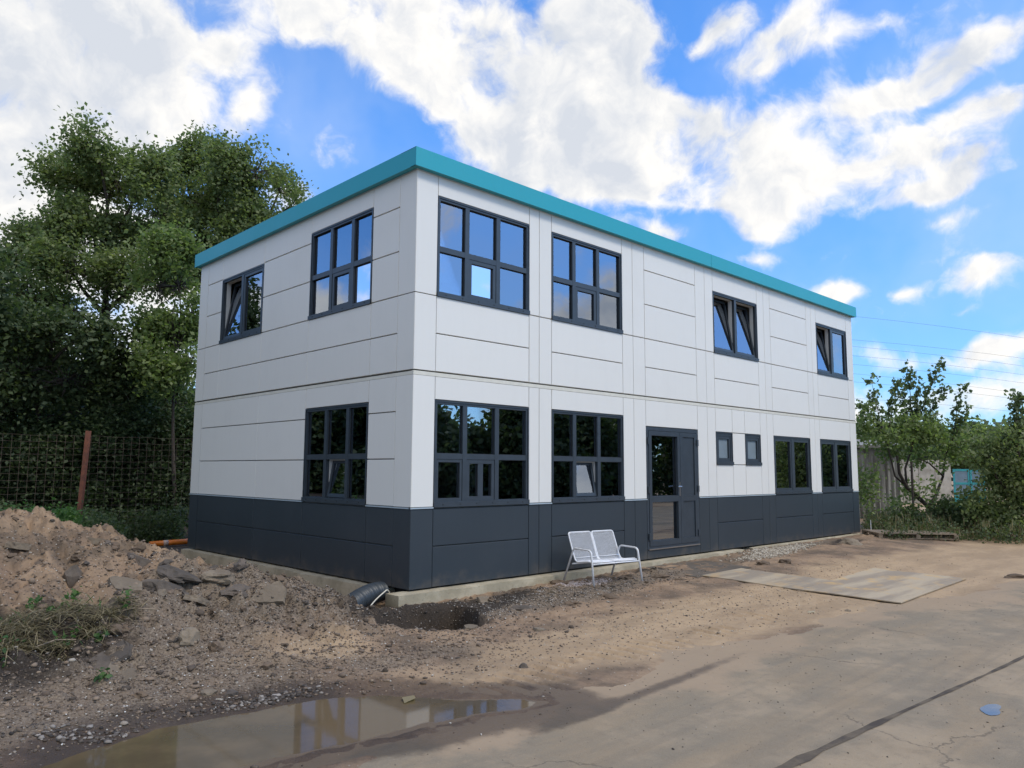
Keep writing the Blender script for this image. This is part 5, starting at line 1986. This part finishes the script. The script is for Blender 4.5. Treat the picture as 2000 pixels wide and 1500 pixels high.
def pebbles(name, xs_, ys_, rad, m, seed, flat=.6, lift=.2):
    r = np.random.default_rng(seed)
    n_ = len(xs_)
    zs = ground_z(xs_, ys_)
    ph = (1 + 5 ** .5) / 2
    ico = np.array([(-1, ph, 0), (1, ph, 0), (-1, -ph, 0), (1, -ph, 0), (0, -1, ph), (0, 1, ph), (0, -1, -ph), (0, 1, -ph), (ph, 0, -1), (ph, 0, 1), (-ph, 0, -1), (-ph, 0, 1)]) / 1.9
    fc = np.array([(0, 11, 5), (0, 5, 1), (0, 1, 7), (0, 7, 10), (0, 10, 11), (1, 5, 9), (5, 11, 4), (11, 10, 2), (10, 7, 6), (7, 1, 8), (3, 9, 4), (3, 4, 2), (3, 2, 6), (3, 6, 8), (3, 8, 9), (4, 9, 5), (2, 4, 11), (6, 2, 10), (8, 6, 7), (9, 8, 1)])
    a = r.uniform(0, 2 * math.pi, n_)
    S = rad[:, None] * r.uniform(.55, 1.25, (n_, 3)) * np.array([1, 1, flat])
    P = ico[None] * S[:, None, :] * r.uniform(.6, 1.35, (n_, 12, 1))
    c, s = np.cos(a)[:, None], np.sin(a)[:, None]
    X = P[..., 0] * c - P[..., 1] * s + xs_[:, None]
    Y = P[..., 0] * s + P[..., 1] * c + ys_[:, None]
    Z = P[..., 2] + zs[:, None] + rad[:, None] * lift
    V = np.stack([X, Y, Z], -1).reshape(-1, 3)
    F = (fc[None] + (np.arange(n_) * 12)[:, None, None]).reshape(-1, 3)
    me = np_mesh(name, V, F, {'tone': np.repeat(r.random(n_), 12)})
    o = link(name, me, m)
    o['kind'] = 'stuff'
    return o


def tone_mat(name, cols, rough=.9):
    m, t, p = new_mat(name)
    a = t.new('ShaderNodeAttribute', attribute_name='tone')
    r = t.new('ShaderNodeValToRGB')
    els = r.color_ramp.elements
    while len(els) < len(cols):
        els.new(.5)
    for i, c in enumerate(cols):
        els[i].position = i / (len(cols) - 1)
        els[i].color = (*c, 1)
    t.link(a.outputs['Fac'], r.inputs[0])
    t.link(r.outputs[0], p.inputs['Base Color'])
    p.inputs['Roughness'].default_value = rough
    return m


M['peb'] = tone_mat('mixed_rubble', [(.038, .031, .026), (.075, .060, .047), (.13, .10, .075), (.20, .155, .115), (.34, .30, .25)])
M['soilb'] = tone_mat('soil_crumbs', [(.06, .045, .033), (.12, .088, .065), (.19, .14, .10), (.25, .185, .13)])
M['gravelp'] = tone_mat('pale_gravel', [(.20, .165, .125), (.34, .29, .23), (.52, .47, .39)])
M['darkb'] = tone_mat('dark_rubble', [(.030, .025, .022), (.06, .048, .04), (.10, .082, .068), (.30, .27, .24)])
M['speck'] = tone_mat('pale_specks', [(.35, .32, .28), (.55, .52, .47), (.7, .68, .64)])


def scat(n_, parts, seed):
    r = np.random.default_rng(seed)
    xs_, ys_ = [], []
    for cx, cy, sx, sy, rot, wgt in parts:
        k = int(n_ * wgt)
        u, v = r.normal(0, 1, k) * sx * .7, r.normal(0, 1, k) * sy * .7
        c, s = math.cos(rot), math.sin(rot)
        xs_.append(cx + u * c - v * s)
        ys_.append(cy + u * s + v * c)
    xs_, ys_ = np.concatenate(xs_), np.concatenate(ys_)
    ok = ~((xs_ > -.28) & (ys_ > -.14) & (ys_ < 7.6)) & (ys_ > -4.3) & ~((xs_ > -.12) & (ys_ > .5) & (ys_ < 7.6)) & (poly_sd(xs_, ys_, PUD) > .05)
    return xs_[ok], ys_[ok]


heap = [(-3.0, .6, 2.2, 1.8, .3, .30), (-4.4, 2.2, 2.0, 1.8, 0, .2), (-2.2, -.6, 1.6, 1.0, .3, .22), (-4.2, -1.4, 1.3, .9, 0, .16), (-1.5, 1.8, .8, 2.5, 0, .12)]
x_, y_ = scat(24000, heap, 1)
r_ = np.random.default_rng(2).lognormal(-5.15, .5, len(x_)).clip(.003, .028)
pebbles('rubble', x_, y_, r_, M['peb'], 3)
x_, y_ = scat(20000, heap + [(-2.2, -2.2, 2.2, .6, 0, .2)], 4)
r_ = np.random.default_rng(5).lognormal(-4.95, .6, len(x_)).clip(.004, .05)
pebbles('soil_crumbs', x_, y_, r_, M['soilb'], 6)
bank = [(1.3, -1.0, 1.8, .45, 0, .4), (-.45, -.95, .7, .6, 0, .34), (3.6, -1.0, 1.4, .35, 0, .2), (-1.5, -.3, .5, .4, 0, .18)]
x_, y_ = scat(11000, bank, 7)
r_ = np.random.default_rng(8).lognormal(-5.1, .5, len(x_)).clip(.003, .03)
pebbles('rubble', x_, y_, r_, M['darkb'], 9)
front = [(1, -3.0, 4, .8, 0, .5), (-3.2, -2.0, 1.6, .5, 0, .2), (6, -2.6, 3, .9, 0, .3)]
x_, y_ = scat(4200, front, 10)
r_ = np.random.default_rng(11).lognormal(-5.1, .45, len(x_)).clip(.003, .025)
pebbles('small_stones', x_, y_, r_, M['peb'], 12)
x_, y_ = scat(1700, [(-3, .4, 2.6, 2.0, .2, .45), (-3.5, -1.8, 2.0, .6, 0, .2), (.9, -1.1, 1.8, .5, 0, .25), (2, -3, 3, .7, 0, .1)], 13)
r_ = np.random.default_rng(14).uniform(.004, .010, len(x_))
pebbles('pale_chips', x_, y_, r_, M['speck'], 15, lift=.5)
gp = gr(1445, 1090, -.12)
x_, y_ = scat(6500, [(9.5, -.38, .8, .24, 0, .5), (8.2, -.75, .7, .16, .0, .25), (9.2, -.05, .25, .15, 0, .15)], 16)
r_ = np.random.default_rng(17).uniform(.012, .03, len(x_))
k_ = (y_ < -.08) | ((x_ > 8.57) & (x_ < 8.97))
pebbles('pale_gravel', x_[k_], y_[k_], r_[k_], M['gravelp'], 18)
x_, y_ = scat(1500, [(2.95, -.55, .38, .14, 0, 1)], 19)
pebbles('pinkish_gravel', x_, y_, np.random.default_rng(20).uniform(.006, .014, len(x_)), tone_mat('pinkish_gravel', [(.30, .24, .22), (.45, .38, .36), (.62, .55, .53)]), 21)
x_, y_ = scat(450, [(-4.5, -2.55, .45, .10, -.6, .5), (-3.2, -2.55, .35, .08, -.1, .5)], 22)
pebbles('dark_gravel', x_, y_, np.random.default_rng(23).uniform(.008, .024, len(x_)), M['darkb'], 24)
# loose crumbs on the road
r = np.random.default_rng(25)
x_, y_ = r.uniform(-3.5, 9, 1600), r.uniform(-7.2, -4.2, 1600)
k_ = poly_sd(x_, y_, PUD) > .1
pebbles('road_grit', x_[k_], y_[k_], r.lognormal(-5.5, .45, k_.sum()).clip(.002, .012), M['peb'], 26)

# ------------------------------------------------------------------ dug-up weeds on the near slope
dw0 = hit_ground(75, 1240)
dg = empty('uprooted_weeds', dw0)
tag(dg, 'pile of uprooted weeds and dry stalks on dark soil at the left', 'weeds')
pts_, lf = [], []
for _ in range(150):
    px, py = random.gauss(75, 55), random.gauss(1235, 38)
    q = hit_ground(px, py) if False else None
for _ in range(120):
    a, rr = random.uniform(0, 6.28), random.random() ** .6
    x = dw0.x + math.cos(a) * rr * .75
    y = dw0.y + math.sin(a) * rr * .45
    z = gz(x, y)
    pts_.append((x - dw0.x, y - dw0.y, z - dw0.z + .02 + .08 * (1 - rr)))
blades('dry_stalks', pts_, 2400, .22, .007, M['drygrass'], dg, 91, lean=.35, lie=1.2)
blades('green_blades', pts_[:30], 60, .2, .012, M['weed'], dg, 92, lean=.5, lie=.6)
lf = [(p_[0] + random.gauss(0, .05), p_[1] + random.gauss(0, .05), p_[2] + random.uniform(.0, .12)) for p_ in pts_[:14]]
foliage('leaves', np.array(lf), np.full(len(lf), .045), 7, .035, M['weed'], dg, seed=93)
mb = MB()
for k in range(7):
    a = random.uniform(-.9, .5)
    s = Vector(random.choice(pts_))
    e = s + Vector((math.cos(a), math.sin(a), random.uniform(.0, .25))) * random.uniform(.25, .5)
    mb.tube([s, s.lerp(e, .5) + Vector((0, 0, .03)), e], .006, 5)
mb.build('stalks', M['wood'], dg)
sp = [('small green sprout at the top of the dark soil patch', 148, 1168), ('tiny green sprout on the dark soil beside the rubble', 197, 1255), ('low green sprout below the cracked slab', 200, 1328), ('green sprout at the very left edge of the slope', 5, 1310), ('green tuft above the uprooted weeds', 65, 1185)]
for i, (lab, px, py) in enumerate(sp):
    q = hit_ground(px, py)
    o = foliage('sprout', np.array([(0, 0, .03), (.02, .01, .05), (-.02, .01, .03)]), np.full(3, .025), 8, .034, M['weed'], None, seed=95 + i)
    o.location = q
    tag(o, lab, 'plant')
    o['kind'] = 'thing'
# leaf drifting on the water
q = gr(800, 1367, ZW)
o = foliage('floating_leaf', np.array([(0, 0, .006)]), np.full(1, .001), 1, .10, M['drygrass'], None, seed=101, droop=30, aspect=1.9)
o.location = q
tag(o, 'single pale leaf floating at the top edge of the puddle', 'leaf')
